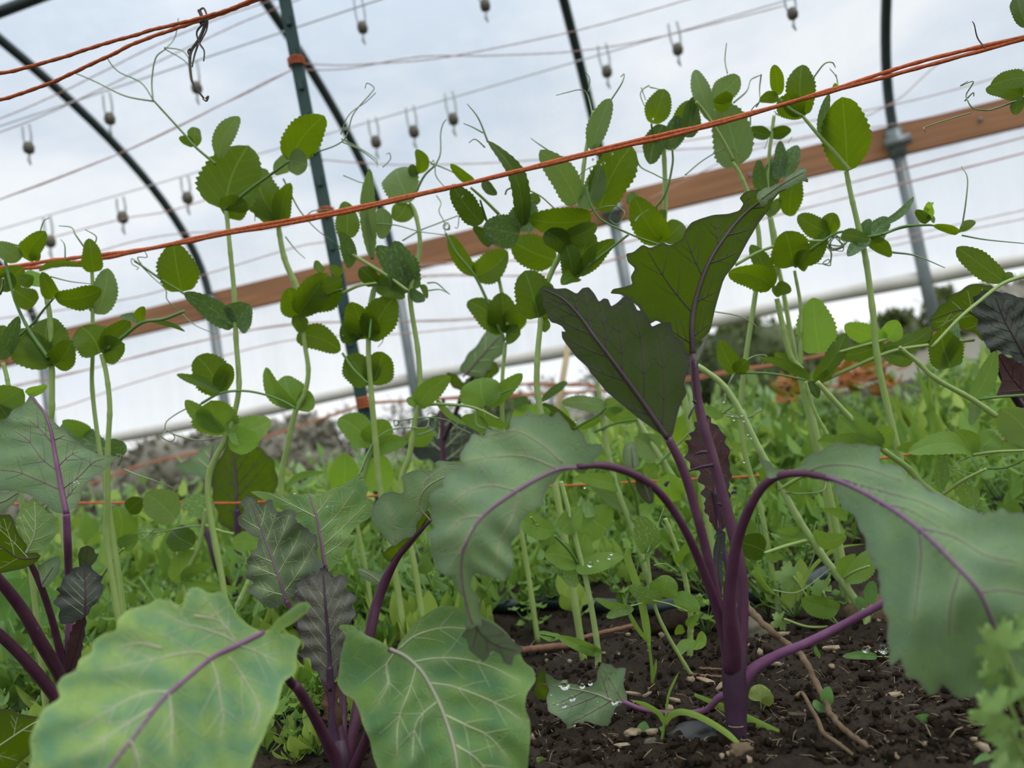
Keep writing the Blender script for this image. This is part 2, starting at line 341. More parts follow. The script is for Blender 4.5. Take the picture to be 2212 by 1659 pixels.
def P3(pts, d):
    """pixel polyline -> 3D; d scalar, list over the line, or third coordinate"""
    pts = [tuple(p) for p in pts]
    ds = [p[2] if len(p) > 2 else None for p in pts]
    if ds[0] is None: ds = np.interp(np.linspace(0, 1, len(pts)), np.linspace(0, 1, len(d)), d) if hasattr(d, '__len__') else [d] * len(pts)
    return [P(p[0], p[1], q) for p, q in zip(pts, ds)]

# ---------------------------------------------------------------- ground
def gz(x, y):
    v = Vector((x, y, 0))
    h = 0.010 * noise.noise(v * 6) + 0.008 * noise.noise(v * 22) + 0.007 * abs(noise.noise(v * 55)) + 0.005 * abs(noise.noise(v * 120)) + 0.0035 * abs(noise.noise(v * 240))
    return float(h)
X0, X1, Y0, Y1 = -1.3, 1.3, 0.26, 1.9
nx, ny = 560, 360
xs = np.linspace(X0, X1, nx); ys = Y0 + (Y1 - Y0) * np.linspace(0, 1, ny) ** 1.5
V = [(x, y, gz(x, y) * min(1, (y - Y0) * 8, (Y1 - y) * 6, (x - X0) * 6, (X1 - x) * 6)) for y in ys for x in xs]
Fc = [(j * nx + i, j * nx + i + 1, (j + 1) * nx + i + 1, (j + 1) * nx + i) for j in range(ny - 1) for i in range(nx - 1)]
o = struct(mk('floor', V, Fc, 'soil')); o.name = 'floor'
def gridplane(name, x0, x1, y0, y1, z, mat, hole=None):
    V = [(x0, y0, z), (x1, y0, z), (x1, y1, z), (x0, y1, z)]
    F_ = [(0, 1, 2, 3)]
    if hole:
        a, b, c_, d_ = hole; V += [(a, c_, z), (b, c_, z), (b, d_, z), (a, d_, z)]
        F_ = [(0, 1, 5, 4), (1, 2, 6, 5), (2, 3, 7, 6), (3, 0, 4, 7)]
    return struct(mk(name, V, F_, mat, smooth=False))
gridplane('ground', -14, 8, -4.5, 3.9 + 4, -0.001, 'soil', (X0, X1, Y0, Y1))
gridplane('field_ground', -80, 80, -40, 90, -0.03, 'field')

# ---------------------------------------------------------------- tunnel
AX = radians(76.3)
A = np.array([-sin(AX), cos(AX), 0]); NN = np.array([-cos(AX), -sin(AX), 0]); Z = np.array([0, 0, 1.])
W0 = np.array([0, 3.57, 0.])
HR, HH, HZ = 3.0, 1.2, 1.2
def prof(t):  # 0..pi over the tunnel
    return NN * (HR - HR * cos(t)) + Z * (HZ + HH * sin(t))
def hip_s(px):
    lo, hi = -3.5, 9
    for _ in range(50):
        mid = (lo + hi) / 2
        if pr(W0 + A * mid + Z * HZ)[0] > px: lo = mid
        else: hi = mid
    return lo
hips = [-1.86, -0.62, 0.50, 1.58, 2.72]
hlabels = ['dark steel hoop crossing the wooden board at the far right', 'dark steel hoop behind the two tall pea clusters at centre',
           'dark steel hoop that passes behind the straight green post', 'dark steel hoop curving across the upper left sky',
           'dim steel hoop leg rising near the left edge, furthest along the tunnel']
for s, lb in zip(hips + [hips[0] - 1.5], hlabels + ['dark steel hoop beyond the right edge of the tunnel bay']):
    if s < hips[0] - 1: continue
    base = W0 + A * s
    rt_ = root('tunnel_hoop', base, lb, 'hoop', 'steel hoops of the polytunnel')
    arc = [base + prof(t_) for t_ in np.linspace(0, pi, 60)]
    tube('bow', arc, 0.021, 'steel', rt_, 10)
    for k, end in ((0, base), (1, base + NN * 2 * HR)):
        tube('leg', [end - Z * 0.05, end + Z * 0.6, end + Z * HZ], 0.026, 'galv' if s < hips[3] else 'galv', rt_, 10)
    MB().add(tube_geo([base + Z * 1.12, base + Z * 1.24], 0.036, 10)).add(box_geo(base + Z * 1.18 + NN * .03, A * .05, NN * .012, Z * .02)).build('clamp', 'galv', rt_)
# film
sA, sB = -6.0, 11.0
V = []; Fc = []; prof_pts = [NN * 0 + Z * 0.60 - NN * .03, Z * 0.9 - NN * .03] + [prof(t_) - NN * .03 * cos(t_) + Z * .03 * sin(t_) for t_ in np.linspace(0, pi, 40)] + [NN * 2 * HR + Z * 0.6 + NN * .03]
ns = 60
for i in range(ns + 1):
    s = sA + (sB - sA) * i / ns
    for j, q in enumerate(prof_pts): V.append(W0 + A * s + q + (Z * .012 + NN * .01) * sin(i * 2.1 + j * .7))
n_ = len(prof_pts)
for i in range(ns):
    for j in range(n_ - 1): Fc.append((i * n_ + j, i * n_ + j + 1, (i + 1) * n_ + j + 1, (i + 1) * n_ + j))
o = mk('ceiling_film', V, Fc, 'film'); struct(o); o.name = 'ceiling'
# rolled side
pts = [W0 + A * s - NN * .03 + Z * (0.585 + 0.006 * sin(s * 3.1)) for s in np.linspace(sA, sB, 80)]
tag(tube('rolled_sidewall', pts, [0.030 + 0.003 * sin(i * 1.7) for i in range(80)], 'white_plastic', None, 12), 'off-white rolled-up film sidewall running below the wooden board', 'sidewall roll')
# board
bl = root('hip_board', W0 + Z * 1.2, 'reddish wooden board running the length of the tunnel behind the peas', 'board')
for k in range(6):
    a0, a1 = sA + 3 * k, sA + 3 * k + 2.99
    a1 = min(a1, sB)
    if a1 <= a0: continue
    o = mk('plank', *box_geo((0, 0, 0), ((a1 - a0) / 2, 0, 0), (0, .019, 0), (0, 0, .066)), 'wood', None, False)
    o.rotation_euler = (0, 0, math.atan2(A[1], A[0])); o.parent = bl; o.location = tuple(A * (a0 + a1) / 2 - NN * .035)
for px in (1075, 2120, 1620):
    s = hip_s(px); q = W0 + A * s + Z * 1.2 - NN * .013
    MB().add(tube_geo([q, q + NN * .006], .009, 8)).build('bolt', 'galv', bl)
# purlin
q0 = P(0, 26, 2.3)
tag(tube('purlin_pipe', [q0 + A * s for s in np.linspace(-1.5, 4, 20)], 0.017, 'steel', None, 10), 'dark steel purlin pipe cutting the top left corner', 'pipe')
# far end board at ground
q0 = W0 + Z * .07
tag(mk('base_board', *box_geo(q0 + A * 3.2, A * 8, NN * .02, Z * .10), plain('old_board', (0.17, 0.15, 0.13), 0.8, (0.11, 0.10, 0.09), 3), None, False), 'grey weathered base board along the ground under the rolled sidewall', 'board')

# wires with hanging sprinklers: parallel to the tunnel
def lineA(x, y, d, s0, s1, n=30, sag=0.0):
    q = P(x, y, d); return [q + A * s - Z * sag * (1 - ((2 * (s - s0) / (s1 - s0)) - 1) ** 2) for s in np.linspace(s0, s1, n)]
def hanger(x, y, d, L_, label, gr):
    """x,y = pixel of the nozzle"""
    q = P(x, y, d); sc = d / F
    h = L_ * sc
    rt_ = root('hanging_sprinkler', q, label, 'sprinkler', gr)
    for sgn in (-1, 1):
        off = A * sgn * 9 * sc
        tube('hanger_tube', smooth_path([q + Z * h + off, q + Z * h * .5 + off * 1.15, q + Z * 10 * sc + off * .9]), 2.6 * sc, 'clear', rt_, 6)
    path = [q + Z * 13 * sc, q + Z * 8 * sc, q, q - Z * 9 * sc, q - Z * 13 * sc]
    tube('nozzle', path, [6 * sc, 10 * sc, 12 * sc, 10 * sc, 4 * sc], 'nozzle', rt_, 10)
    tube('drip_tip', [q - Z * 13 * sc, q - Z * 26 * sc + A * 3 * sc, q - Z * 38 * sc], [2 * sc, 4 * sc, 1.5 * sc], 'clear', rt_, 6)
    return rt_
for (x, y, d, a0, a1, lb) in ((774, 270, 2.2, -3.0, 5.0, 'pale taut wire crossing the mid sky with sprinklers hanging from it'), (169, 216, 1.9, -2.5, 3.0, 'pale taut wire crossing the upper left sky with sprinklers hanging from it')):
    tag(tube('overhead_wire', lineA(x, y, d, a0, a1), 0.0019, 'wire', None, 6), lb, 'wire')
for (x, y, L_, lb) in ((62, 320, 52, 'nearest the left edge'), (237, 257, 58, 'second from the left edge'), (425, 190, 60, 'behind the dried brown tendril'), (783, 60, 70, 'right of the green post at the top edge')):
    hanger(x, y, 1.9, L_, 'hanging sprinkler on the upper left wire, ' + lb, 'sprinklers on the upper left wire')
for (x, y, L_, lb) in ((108, 522, 55, 'lowest at the left, above the pea tips'), (265, 470, 45, 'left of the curved hoop, low'), (405, 428, 50, 'just right of the curved hoop'), (812, 307, 55, 'lowest of the three by the middle hoop'), (894, 285, 58, 'middle of the three in the centre sky'), (979, 258, 62, 'rightmost of the three in the centre sky'),
                       (1311, 155, 62, 'just right of the centre hoop'), (1464, 107, 62, 'highest above the right pea tips')):
    hanger(x, y, 2.2, L_, 'hanging sprinkler on the middle wire, ' + lb, 'sprinklers on the middle wire')
hanger(1712, 30, 1.5, 45, 'hanging sprinkler at the top right, alone on its wire', 'sprinkler on the right wire')
hanger(1048, 12, 2.0, 40, 'faint hanging drip at the top edge left of the centre hoop', 'drip at the top edge')

# ---------------------------------------------------------------- twines
def twine(pxs, d, rpx, label, strands=2, gr=None, mat='twine', gap=1.0):
    path = smooth_path(P3(pxs, d), n=90)
    outside = lambda p: not (0 < p[0] < 2212 and 0 < p[1] < 1659)
    if outside(pxs[0]): e = path[0] - path[1]; e /= np.linalg.norm(e); path = np.vstack([[path[0] + e * k * .04 for k in range(28, 0, -1)], path])
    if outside(pxs[-1]): e = path[-1] - path[-2]; e /= np.linalg.norm(e); path = np.vstack([path, [path[-1] + e * k * .04 for k in range(1, 18)]])
    rt_ = root('orange_twine', path[0], label, 'twine', gr)
    ds = np.array([pr(q)[2] for q in path])
    for k in range(strands):
        off = []
        for i, q in enumerate(path):
            a = i * .5 + k * pi
            g = gap * (1.0 + 1.0 * max(0, sin(i * .077 - .6)))
            off.append(q + (up * cos(a * .3) * g + rt * .4 * sin(a)) * rpx * .55 * ds[i] / F * (1 if k else -1) + up * .25 * rpx * ds[i] / F * noise.noise(Vector((i * .35, k * 9, rpx))))
        tube('strand', off, [rpx * .62 * dd / F * (1 + .12 * sin(i * 2.3)) for i, dd in enumerate(ds)], mat, rt_, 7)
    return rt_
twine([(-60, 592), (100, 572), (200, 556), (330, 534), (500, 500), (740, 458), (1000, 400), (1300, 326), (1500, 277), (1700, 222), (1900, 163), (2050, 125), (2290, 66)], [.74, .62, .50], 7.0, 'thick double orange twine stretched across the peas in front of them')
twine([(-60, 172), (180, 108), (400, 48), (560, -6), (700, -50)], [.60, .60], 6.2, 'upper of the two orange twines crossing the top left corner', 1)
twine([(-60, 232), (150, 160), (350, 72), (560, -2), (700, -48)], [.62, .61], 6.2, 'lower of the two orange twines crossing the top left corner', 1)
twine([(-60, 1092), (175, 1084), (400, 1082), (530, 1086), (900, 1068), (1240, 1050), (1480, 1035), (1640, 1025), (1780, 1006), (1940, 988), (2100, 965), (2300, 925)], [.95, .80], 4.0, 'low single orange twine running through the pea stems near the ground', 1)
bgl = [([(-80, 285), (135, 199), (371, 81), (620, -10)], 1.7, 'faint pink twine across the upper left sky, uppermost'),
       ([(-80, 312), (135, 232), (371, 118), (640, 0)], 1.8, 'faint pink twine across the upper left sky, second'),
       ([(-80, 452), (0, 430), (270, 327), (500, 215), (645, 145)], 1.6, 'pink double twine tied to the green post from the left'),
       ([(645, 135), (760, 142), (900, 130), (1050, 108), (1230, 70), (1480, 0)], 1.7, 'pink twine leading right from the green post, rising to the top edge'),
       ([(645, 150), (760, 148), (920, 122), (1080, 118), (1240, 112), (1400, 85), (1700, 10)], 1.75, 'pink twine leading right from the green post, dipping to the hoop'),
       ([(-80, 560), (240, 480), (400, 445), (700, 345)], 2.1, 'pale pink twine low across the left sky'),
       ([(650, 340), (900, 358), (1200, 340), (1700, 270), (1980, 215), (2290, 125)], 1.9, 'pale twine behind the right pea tips, uppermost'),
       ([(1400, 430), (1600, 335), (1780, 290), (1980, 260), (2290, 180)], 1.9, 'pale twine behind the right pea tips, second'),
       ([(1300, 330), (1700, 305), (1920, 225), (2060, 120), (2290, 60)], 1.9, 'pale yellowish twine rising to the right edge'),
       ([(-80, 700), (300, 640), (420, 600), (600, 545), (720, 520)], 1.8, 'pale twine low at left over the wooden board'),
       ([(-80, 640), (300, 520), (600, 490), (720, 450)], 1.8, 'pale twine low at left beneath the orange twine'),
       ([(-80, 860), (180, 800), (400, 745), (640, 700), (1000, 690), (1200, 665)], 2.0, 'pale double twine across the lower film, upper'),
       ([(-80, 905), (110, 885), (300, 825), (620, 735), (900, 720), (1200, 690)], 2.0, 'pinkish twine across the lower film at left'),
       ([(800, 585), (950, 570), (1200, 555), (1500, 485), (1820, 400), (2290, 275)], 1.9, 'pale double twine below the wooden board, upper'),
       ([(800, 605), (950, 595), (1200, 590), (1500, 510), (1820, 430), (2290, 310)], 1.9, 'pale double twine below the wooden board, lower'),
       ([(1540, 560), (1900, 520), (2290, 435)], 1.9, 'pale twine low at right over the film'),
       ([(1540, 585), (1900, 535), (2290, 455)], 1.9, 'pale pink twine lowest at right over the film')]
for pts, d, lb in bgl:
    twine(pts, d, 1.9, lb, 2 if 'double' in lb else 1, 'trellis twines of the further beds', gap=1.2, mat='twine_overexposed')
for pts, d, rp, lb in (([(150, 1060), (330, 1000), (581, 942), (800, 868)], 2.6, 3, 'blurred orange twine low at left in front of the outside bank'),
                      ([(790, 870), (1000, 858), (1300, 845), (1640, 792), (1900, 742), (2050, 716), (2300, 670)], 1.9, 3.6, 'blurred orange twine behind the kale at the field edge'),
                      ([(1000, 838), (1200, 830), (1300, 835)], 2.1, 4, 'blurred orange twine just under the field horizon')):
    twine(pts, d, rp, lb, 2, 'trellis twines of the further beds', mat='twine_dull')

# T-post
pt0, pt1 = P(604, -60, 1.25), P(790, 905, 1.25)
dirp = pt1 - pt0; g0 = pt1 + dirp / np.linalg.norm(dirp) * ((pt1[2] + .02) / abs(dirp[2] / np.linalg.norm(dirp)))
tp_ = root('trellis_post', g0, 'straight dark green steel post standing left of centre with orange twine tied on', 'post')
ax = (g0 - pt0); ln = np.linalg.norm(ax); ax /= ln; sd_ = np.cross(ax, fw); sd_ /= np.linalg.norm(sd_); fd = np.cross(sd_, ax)
MB().add(box_geo((pt0 + g0) / 2, sd_ * .0105, fd * .002, ax * ln / 2)).add(box_geo((pt0 + g0) / 2 + fd * .01, sd_ * .002, fd * .011, ax * ln / 2)).build('post_bar', 'post', tp_, False)
for k in range(22):
    q = pt0 + ax * (.03 + k * .055)
    mk('stud', *box_geo(q - fd * .004, sd_ * .004, fd * .004, ax * .008), 'post', tp_, False)
for (x, y, n_w) in ((640, 136, 3), (703, 458, 2), (788, 872, 4)):
    q = P(x, y, 1.25); b = MB()
    for k in range(n_w):
        c_ = q + ax * (k - n_w / 2) * .005
        b.tube([c_ + (sd_ * cos(a) * .0135 + fd * (.004 + sin(a) * .015)) for a in np.linspace(0, 2 * pi, 14)], .0017, 6)
    b.build('twine_knot', 'twine', tp_)
# bamboo stake
q = P(1230, 735, 1.7); q2 = P(1205, 880, 1.7); q3 = q2 + (q2 - q) / abs((q2 - q)[2]) * q2[2]
tag(tube('bamboo_stake', [q3, q2, q], .007, 'bamboo', None, 8), 'thin pale bamboo stake standing behind the pea stems at the field edge', 'stake')

# ---------------------------------------------------------------- kale
def inside_poly(pts, poly):
    x, y = pts[:, 0], pts[:, 1]; c = np.zeros(len(pts), bool); n = len(poly)
    for i in range(n):
        x1, y1 = poly[i]; x2, y2 = poly[(i + 1) % n]
        if y1 == y2: continue
        k = ((y1 > y) != (y2 > y)) & (x < (x2 - x1) * (y - y1) / (y2 - y1) + x1); c ^= k
    return c
def dist_to_lines(pts, lines):
    d = np.full(len(pts), 1e9)
    for ln in lines:
        for a, b in zip(ln[:-1], ln[1:]):
            ab = b - a; t_ = np.clip(((pts - a) @ ab) / (ab @ ab + 1e-9), 0, 1)
            d = np.minimum(d, np.linalg.norm(pts - (a + t_[:, None] * ab), axis=1))
    return d
def resample(poly, step, closed=True):
    p = np.array(poly, float)
    if closed: p = np.vstack([p, p[:1]])
    out = []
    for a, b in zip(p[:-1], p[1:]):
        n = max(1, int(np.linalg.norm(b - a) / step))
        for k in range(n): out.append(a + (b - a) * k / n)
    if not closed: out.append(p[-1])
    return np.array(out)
def chaikin(p, closed=True):
    p = np.array(p, float); q = np.roll(p, -1, axis=0)
    if closed: return np.stack([.86 * p + .14 * q, .14 * p + .86 * q], 1).reshape(-1, 2)
    q = p[1:]; p_ = p[:-1]; r = np.stack([.75 * p_ + .25 * q, .25 * p_ + .75 * q], 1).reshape(-1, 2)
    return np.vstack([p[:1], r, p[-1:]])

def blade(parent, outline, mid, mat, cup=0.15, wave=0.0, grid=9, name='leaf', midmat='purple_vein', vmat='vein_pale', mid_r=(5, 1.2), v_r=1.6,
          nveins=6, manual=None, ang=52, teeth=0.0, seed=0, curl=0.0, branches=True, pleat=0.6):
    """outline/midrib in photo pixels, midrib points carry depth; lifted to a cupped, undulating surface"""
    rs = random.Random(seed * 77 + len(outline))
    poly = resample(chaikin(outline), grid * .8)
    if teeth:
        c0 = poly.mean(0); nn = np.roll(poly, -1, 0) - np.roll(poly, 1, 0); nn = np.stack([nn[:, 1], -nn[:, 0]], 1) / (np.linalg.norm(nn, axis=1)[:, None] + 1e-6)
        ph = np.arange(len(poly)); poly = poly + nn * (teeth * np.sin(ph * 1.3 + 2 * np.sin(ph * .21)))[:, None]
    mid = np.array(mid, float); ms_ = smooth_path(mid, n=40)
    mp_, md = ms_[:, :2], ms_[:, 2]
    sarr = np.linspace(0, 1, len(mp_))
    size = np.ptp(poly, axis=0).max(); dmean = md.mean(); sc = dmean / F
    tang = np.gradient(mp_, axis=0); tang /= np.linalg.norm(tang, axis=1)[:, None] + 1e-9
    def depth(p):
        p = np.atleast_2d(p)
        D2 = ((p[:, None, :] - mp_[None]) ** 2).sum(2)
        w = 1 / (D2 + 30) ** 2; w /= w.sum(1)[:, None]
        dm = w @ md; tt = w @ sarr
        dd = np.sqrt(D2.min(1))
        i0 = D2.argmin(1)
        side = np.sign((p[:, 0] - mp_[i0, 0]) * tang[i0, 1] - (p[:, 1] - mp_[i0, 1]) * tang[i0, 0])
        s_ = np.sqrt(dd ** 2 + 36) - 6
        out = dm + cup * s_ * sc + curl * (s_ / size) ** 2 * size * sc
        out += wave * sc * (s_ / size) * np.sin(tt * 17 + side * 1.3 + seed)
        # pleats between side veins
        out += pleat * sc * np.sin(tt * nveins * 2 * pi * 1.05 - s_ * .035 + side) * np.clip(s_ / 40, 0, 1) * 3
        nzv = np.array([noise.noise(Vector((a / 90, b / 90, seed * 3.1))) for a, b in p])
        return out + nzv * 7 * sc
    def to3(p):
        p = np.atleast_2d(p); d = depth(p)
        return CAM + d[:, None] * (fw + ((p[:, 0] - 1106) / F)[:, None] * rt + ((829.5 - p[:, 1]) / F)[:, None] * up), d
    # veins
    lines = []
    polyc = poly
    def trace(p, dr, maxlen, bend, margin=4):
        pts = [p.copy()]; L_ = 0; st = 7
        while L_ < maxlen:
            dr = np.array([dr[0] * cos(bend) - dr[1] * sin(bend), dr[0] * sin(bend) + dr[1] * cos(bend)])
            wob = rs.uniform(-.06, .06); dr2 = np.array([dr[0] * cos(wob) - dr[1] * sin(wob), dr[0] * sin(wob) + dr[1] * cos(wob)])
            q = pts[-1] + dr2 * st
            if not inside_poly(q[None], polyc)[0]: break
            pts.append(q); L_ += st
        return np.array(pts[:-1] if len(pts) > 3 else pts), L_
    if manual is not None:
        for ln in manual: lines.append((smooth_path(np.array(ln, float), n=16), 1.0))
    if nveins and manual is None:
        for sgn in (-1, 1):
            for k in range(nveins):
                f_ = (k + .35 + (.25 if sgn > 0 else 0)) / (nveins + .4); f_ = f_ * .9
                i0 = int(f_ * (len(mp_) - 1)); a = radians(ang * (1.15 - .55 * f_)) * sgn
                T = tang[i0]; dr = np.array([T[0] * cos(a) - T[1] * sin(a), T[0] * sin(a) + T[1] * cos(a)])
                ln, L_ = trace(mp_[i0], dr, size * .8, -sgn * .012)
                if len(ln) > 3: lines.append((ln, 1.0))
    if branches:
        for ln, w in list(lines):
            n = len(ln)
            if n < 7: continue
            sg = 1
            for fr in (.3, .62):
                i = int(fr * n); T = ln[min(i + 1, n - 1)] - ln[i - 1]; T /= np.linalg.norm(T) + 1e-9
                for sg in (-1, 1):
                    a = sg * radians(rs.uniform(30, 48)); dr = np.array([T[0] * cos(a) - T[1] * sin(a), T[0] * sin(a) + T[1] * cos(a)])
                    b_, L_ = trace(ln[i], dr, size * .16 * (1.1 - fr * .4) , rs.uniform(-.04, .04))
                    if len(b_) > 3: lines.append((b_, .42))
    # mesh
    xs_ = np.arange(poly[:, 0].min(), poly[:, 0].max(), grid); ys_ = np.arange(poly[:, 1].min(), poly[:, 1].max(), grid * .87)
    gx, gy = np.meshgrid(xs_, ys_); gx = gx + (np.arange(len(ys_)) % 2)[:, None] * grid / 2
    gp = np.stack([gx.ravel(), gy.ravel()], 1); gp += rng.uniform(-1, 1, gp.shape) * grid * .12
    gp = gp[inside_poly(gp, poly)]
    closed = [np.vstack([poly, poly[:1]])]
    if len(gp): gp = gp[dist_to_lines(gp, closed) > grid * .45]
    allp = np.vstack([poly, gp]) if len(gp) else poly
    n = len(poly)
    r = delaunay_2d_cdt([Vector(p) for p in allp], [], [list(range(n))], 1, 1e-4)
    v2 = np.array([tuple(v) for v in r[0]]); faces = [tuple(f) for f in r[2]]
    v3, dd = to3(v2)
    # face orientation towards camera
    fx = []
    for f in faces:
        a, b, c_ = v2[f[0]], v2[f[1]], v2[f[2]]
        cr_ = (b[0] - a[0]) * (c_[1] - a[1]) - (b[1] - a[1]) * (c_[0] - a[0])
        fx.append(f if cr_ < 0 else f[::-1])
    o = mk(name, v3, fx, mat, parent)
    me = o.data
    vd = dist_to_lines(v2, [mp_] + [l for l, w in lines if w > .8]); ed = dist_to_lines(v2, closed)
    at = me.attributes.new('lf', 'FLOAT_COLOR', 'POINT')
    cols = np.zeros((len(v2), 4)); cols[:, 0] = np.exp(-vd / 9.0); cols[:, 1] = np.exp(-ed / 5.0); cols[:, 3] = 1
    at.data.foreach_set('color', cols.ravel())
    uvl = me.uv_layers.new(name='UVMap'); li = np.empty(len(me.loops), int); me.loops.foreach_get('vertex_index', li)
    uvl.data.foreach_set('uv', (v2[li] / 700.0).ravel())
    def veintube(b, ln, r_a, r_b, off=.6):
        v, d = to3(ln); vv = CAM + (v - CAM) * (1 - off * sc / dmean * 1.0)
        k = np.linspace(0, 1, len(ln)); b.tube(vv, (r_a + (r_b - r_a) * k) * sc, 5)
    b = MB(); veintube(b, mp_, mid_r[0], mid_r[1]); b.build('midrib', midmat, o)
    if lines:
        b = MB()
        for ln, w in lines:
            if len(ln) > 2: veintube(b, ln, v_r * w, v_r * w * .35, .3)
        b.build('side_veins', vmat, o)
    return o
def stalk(name, parent, pxs, d, rpx, mat, n=40, sides=10):
    path = smooth_path(np.array(P3(pxs, d)), n=n); ds = [pr(q)[2] for q in path]
    rp = np.interp(np.linspace(0, 1, len(path)), np.linspace(0, 1, len(rpx)), rpx)
    return tube(name, path, [a * b / F for a, b in zip(rp, ds)], mat, parent, sides)

# --- main kale
kb = G(1603, 1650)
K1 = root('kale_plant', kb, 'tall purple-stemmed kale plant standing in bare soil right of centre, tallest of the kales', 'kale plant')
D1 = .43
stalk('stem', K1, [(1612, 1700, .425), (1604, 1650, .43), (1592, 1580, .43), (1588, 1500, .432), (1586, 1435, .434), (1588, 1380, .437), (1590, 1300, .44)], None, [17, 18, 21, 26, 27, 23, 10], 'purple_dark', 40, 14)
tube('stem_ring', [P(1591 + 17 * cos(a), 1568 + 3 * sin(a), .428 - .006 * sin(a)) for a in np.linspace(0, 2 * pi, 20)], .0003, 'chip', K1, 5)
stalk('petiole', K1, [(1592, 1440, .432), (1603, 1340, .437), (1600, 1230, .44), (1572, 1110, .445), (1540, 990, .45), (1510, 880, .455), (1497, 765, .46)], None, [17, 13, 12, 12, 11, 10, 8], 'purple_stem')
stalk('petiole', K1, [(1582, 1450, .432), (1562, 1360, .43), (1540, 1250, .43), (1510, 1130, .43), (1478, 1020, .43), (1443, 945, .43)], None, [16, 12, 10, 10, 10, 9], 'purple_stem')
stalk('petiole', K1, [(1578, 1450, .430), (1556, 1340, .425), (1520, 1235, .415), (1480, 1145, .40), (1432, 1072, .39), (1380, 1030, .38), (1310, 1006, .37), (1245, 1008, .365)], None, [14, 11, 10, 9, 9, 9, 9, 6], 'purple_stem')
stalk('petiole', K1, [(1586, 1470, .436), (1583, 1400, .424), (1575, 1310, .415), (1588, 1190, .405), (1610, 1118, .395), (1642, 1058, .385), (1682, 1028, .375), (1740, 1023, .365), (1800, 1036, .355)], None, [16, 19, 14, 12, 11, 10, 9, 8, 6], 'purple_stem')
stalk('petiole', K1, [(1590, 1500, .436), (1622, 1450, .430), (1680, 1415, .423), (1740, 1390, .415), (1830, 1345, .405), (1915, 1300, .39), (1990, 1260, .37)], None, [15, 12, 10, 9, 8, 8, 7], 'purple_bright')
stalk('petiole', K1, [(1590, 1500, .432), (1556, 1505, .44), (1520, 1535, .455), (1450, 1540, .47), (1390, 1532, .48), (1345, 1515, .485)], None, [10, 8, 6, 5, 5, 5], 'purple_bright')
stalk('petiole', K1, [(1600, 1420, .445), (1598, 1330, .452), (1580, 1250, .46), (1556, 1160, .47), (1545, 1060, .47)], None, [10, 9, 8, 7, 6], 'purple_dark')
# small stubs (side leaflets) on petioles
def leaflet(parent, outl, mid, mat, d, seed=1, name='leaflet', **k):
    return blade(parent, outl, [(x, y, d) for x, y in mid], mat, grid=6, name=name, mid_r=(2, .6), v_r=.8, nveins=2, seed=seed, branches=False, pleat=.2, midmat='vein_purple', **k)
leaflet(K1, [(1356, 956), (1370, 952), (1377, 975), (1382, 1000), (1380, 1008), (1366, 1011), (1350, 1005), (1344, 990), (1347, 966)], [(1368, 1010), (1366, 990), (1364, 965)], 'kale_top', .385)
leaflet(K1, [(1370, 1025), (1388, 1022), (1400, 1035), (1412, 1065), (1411, 1085), (1403, 1090), (1388, 1080), (1376, 1060)], [(1385, 1028), (1395, 1055), (1405, 1083)], 'kale_shade', .382)
leaflet(K1, [(1486, 900), (1497, 880), (1505, 870), (1494, 895), (1488, 908)], [(1502, 875), (1488, 905)], 'kale_shade', .445)
leaflet(K1, [(1500, 770), (1528, 722), (1533, 724), (1520, 750), (1506, 790), (1503, 800)], [(1502, 795), (1531, 724)], 'kale_top', .45)
for (a, b_) in (((1527, 976), (1500, 982)), ((1540, 1004), (1487, 1018)), ((1560, 1092), (1548, 1088)), ((1590, 1062), (1579, 1068)), ((1503, 870), (1496, 868)), ((1436, 1050), (1446, 1040))):
    stalk('stub', K1, [a, ((a[0] + b_[0]) / 2, (a[1] + b_[1]) / 2 - 2), b_], .445, [4, 4, 1.5], 'purple_dark', 8, 6)

up_leaf = [(1497, 772), (1504, 742), (1522, 728), (1534, 716), (1547, 659), (1564, 601), (1591, 567), (1615, 522), (1640, 480), (1659, 456), (1669, 435), (1682, 418), (1708, 405), (1730, 392), (1745, 390), (1738, 378), (1742, 362), (1732, 368), (1712, 378), (1696, 395), (1672, 404), (1655, 413), (1640, 408), (1625, 410), (1608, 415), (1597, 428), (1606, 440), (1597, 455), (1574, 462), (1541, 464), (1514, 472), (1494, 480), (1481, 496), (1474, 516), (1448, 530), (1430, 524), (1405, 536), (1388, 528), (1368, 545), (1352, 548), (1356, 566), (1372, 580), (1362, 598), (1366, 614), (1348, 620), (1324, 624), (1318, 634), (1342, 636), (1360, 648), (1381, 664), (1388, 690), (1404, 700), (1418, 692), (1440, 705), (1452, 738), (1470, 745), (1486, 768)]
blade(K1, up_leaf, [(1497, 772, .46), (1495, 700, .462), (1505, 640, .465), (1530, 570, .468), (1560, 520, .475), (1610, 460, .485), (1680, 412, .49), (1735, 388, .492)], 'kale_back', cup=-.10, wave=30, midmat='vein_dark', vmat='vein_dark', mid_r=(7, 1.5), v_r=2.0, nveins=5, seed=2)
blade(K1, [(1634, 424), (1642, 410), (1662, 404), (1685, 396), (1705, 380), (1722, 366), (1738, 360), (1744, 370), (1738, 378), (1746, 386), (1744, 394), (1728, 392), (1712, 404), (1694, 408), (1676, 420), (1662, 432), (1650, 446), (1640, 440)], [(1645, 430, .478), (1690, 398, .480), (1736, 372, .484)], 'kale_top', cup=.3, wave=15, grid=5, name='leaf_fold', mid_r=(1.2, .6), v_r=.7, nveins=2, midmat='vein_dark', vmat='vein_dark', teeth=1.5, seed=71)
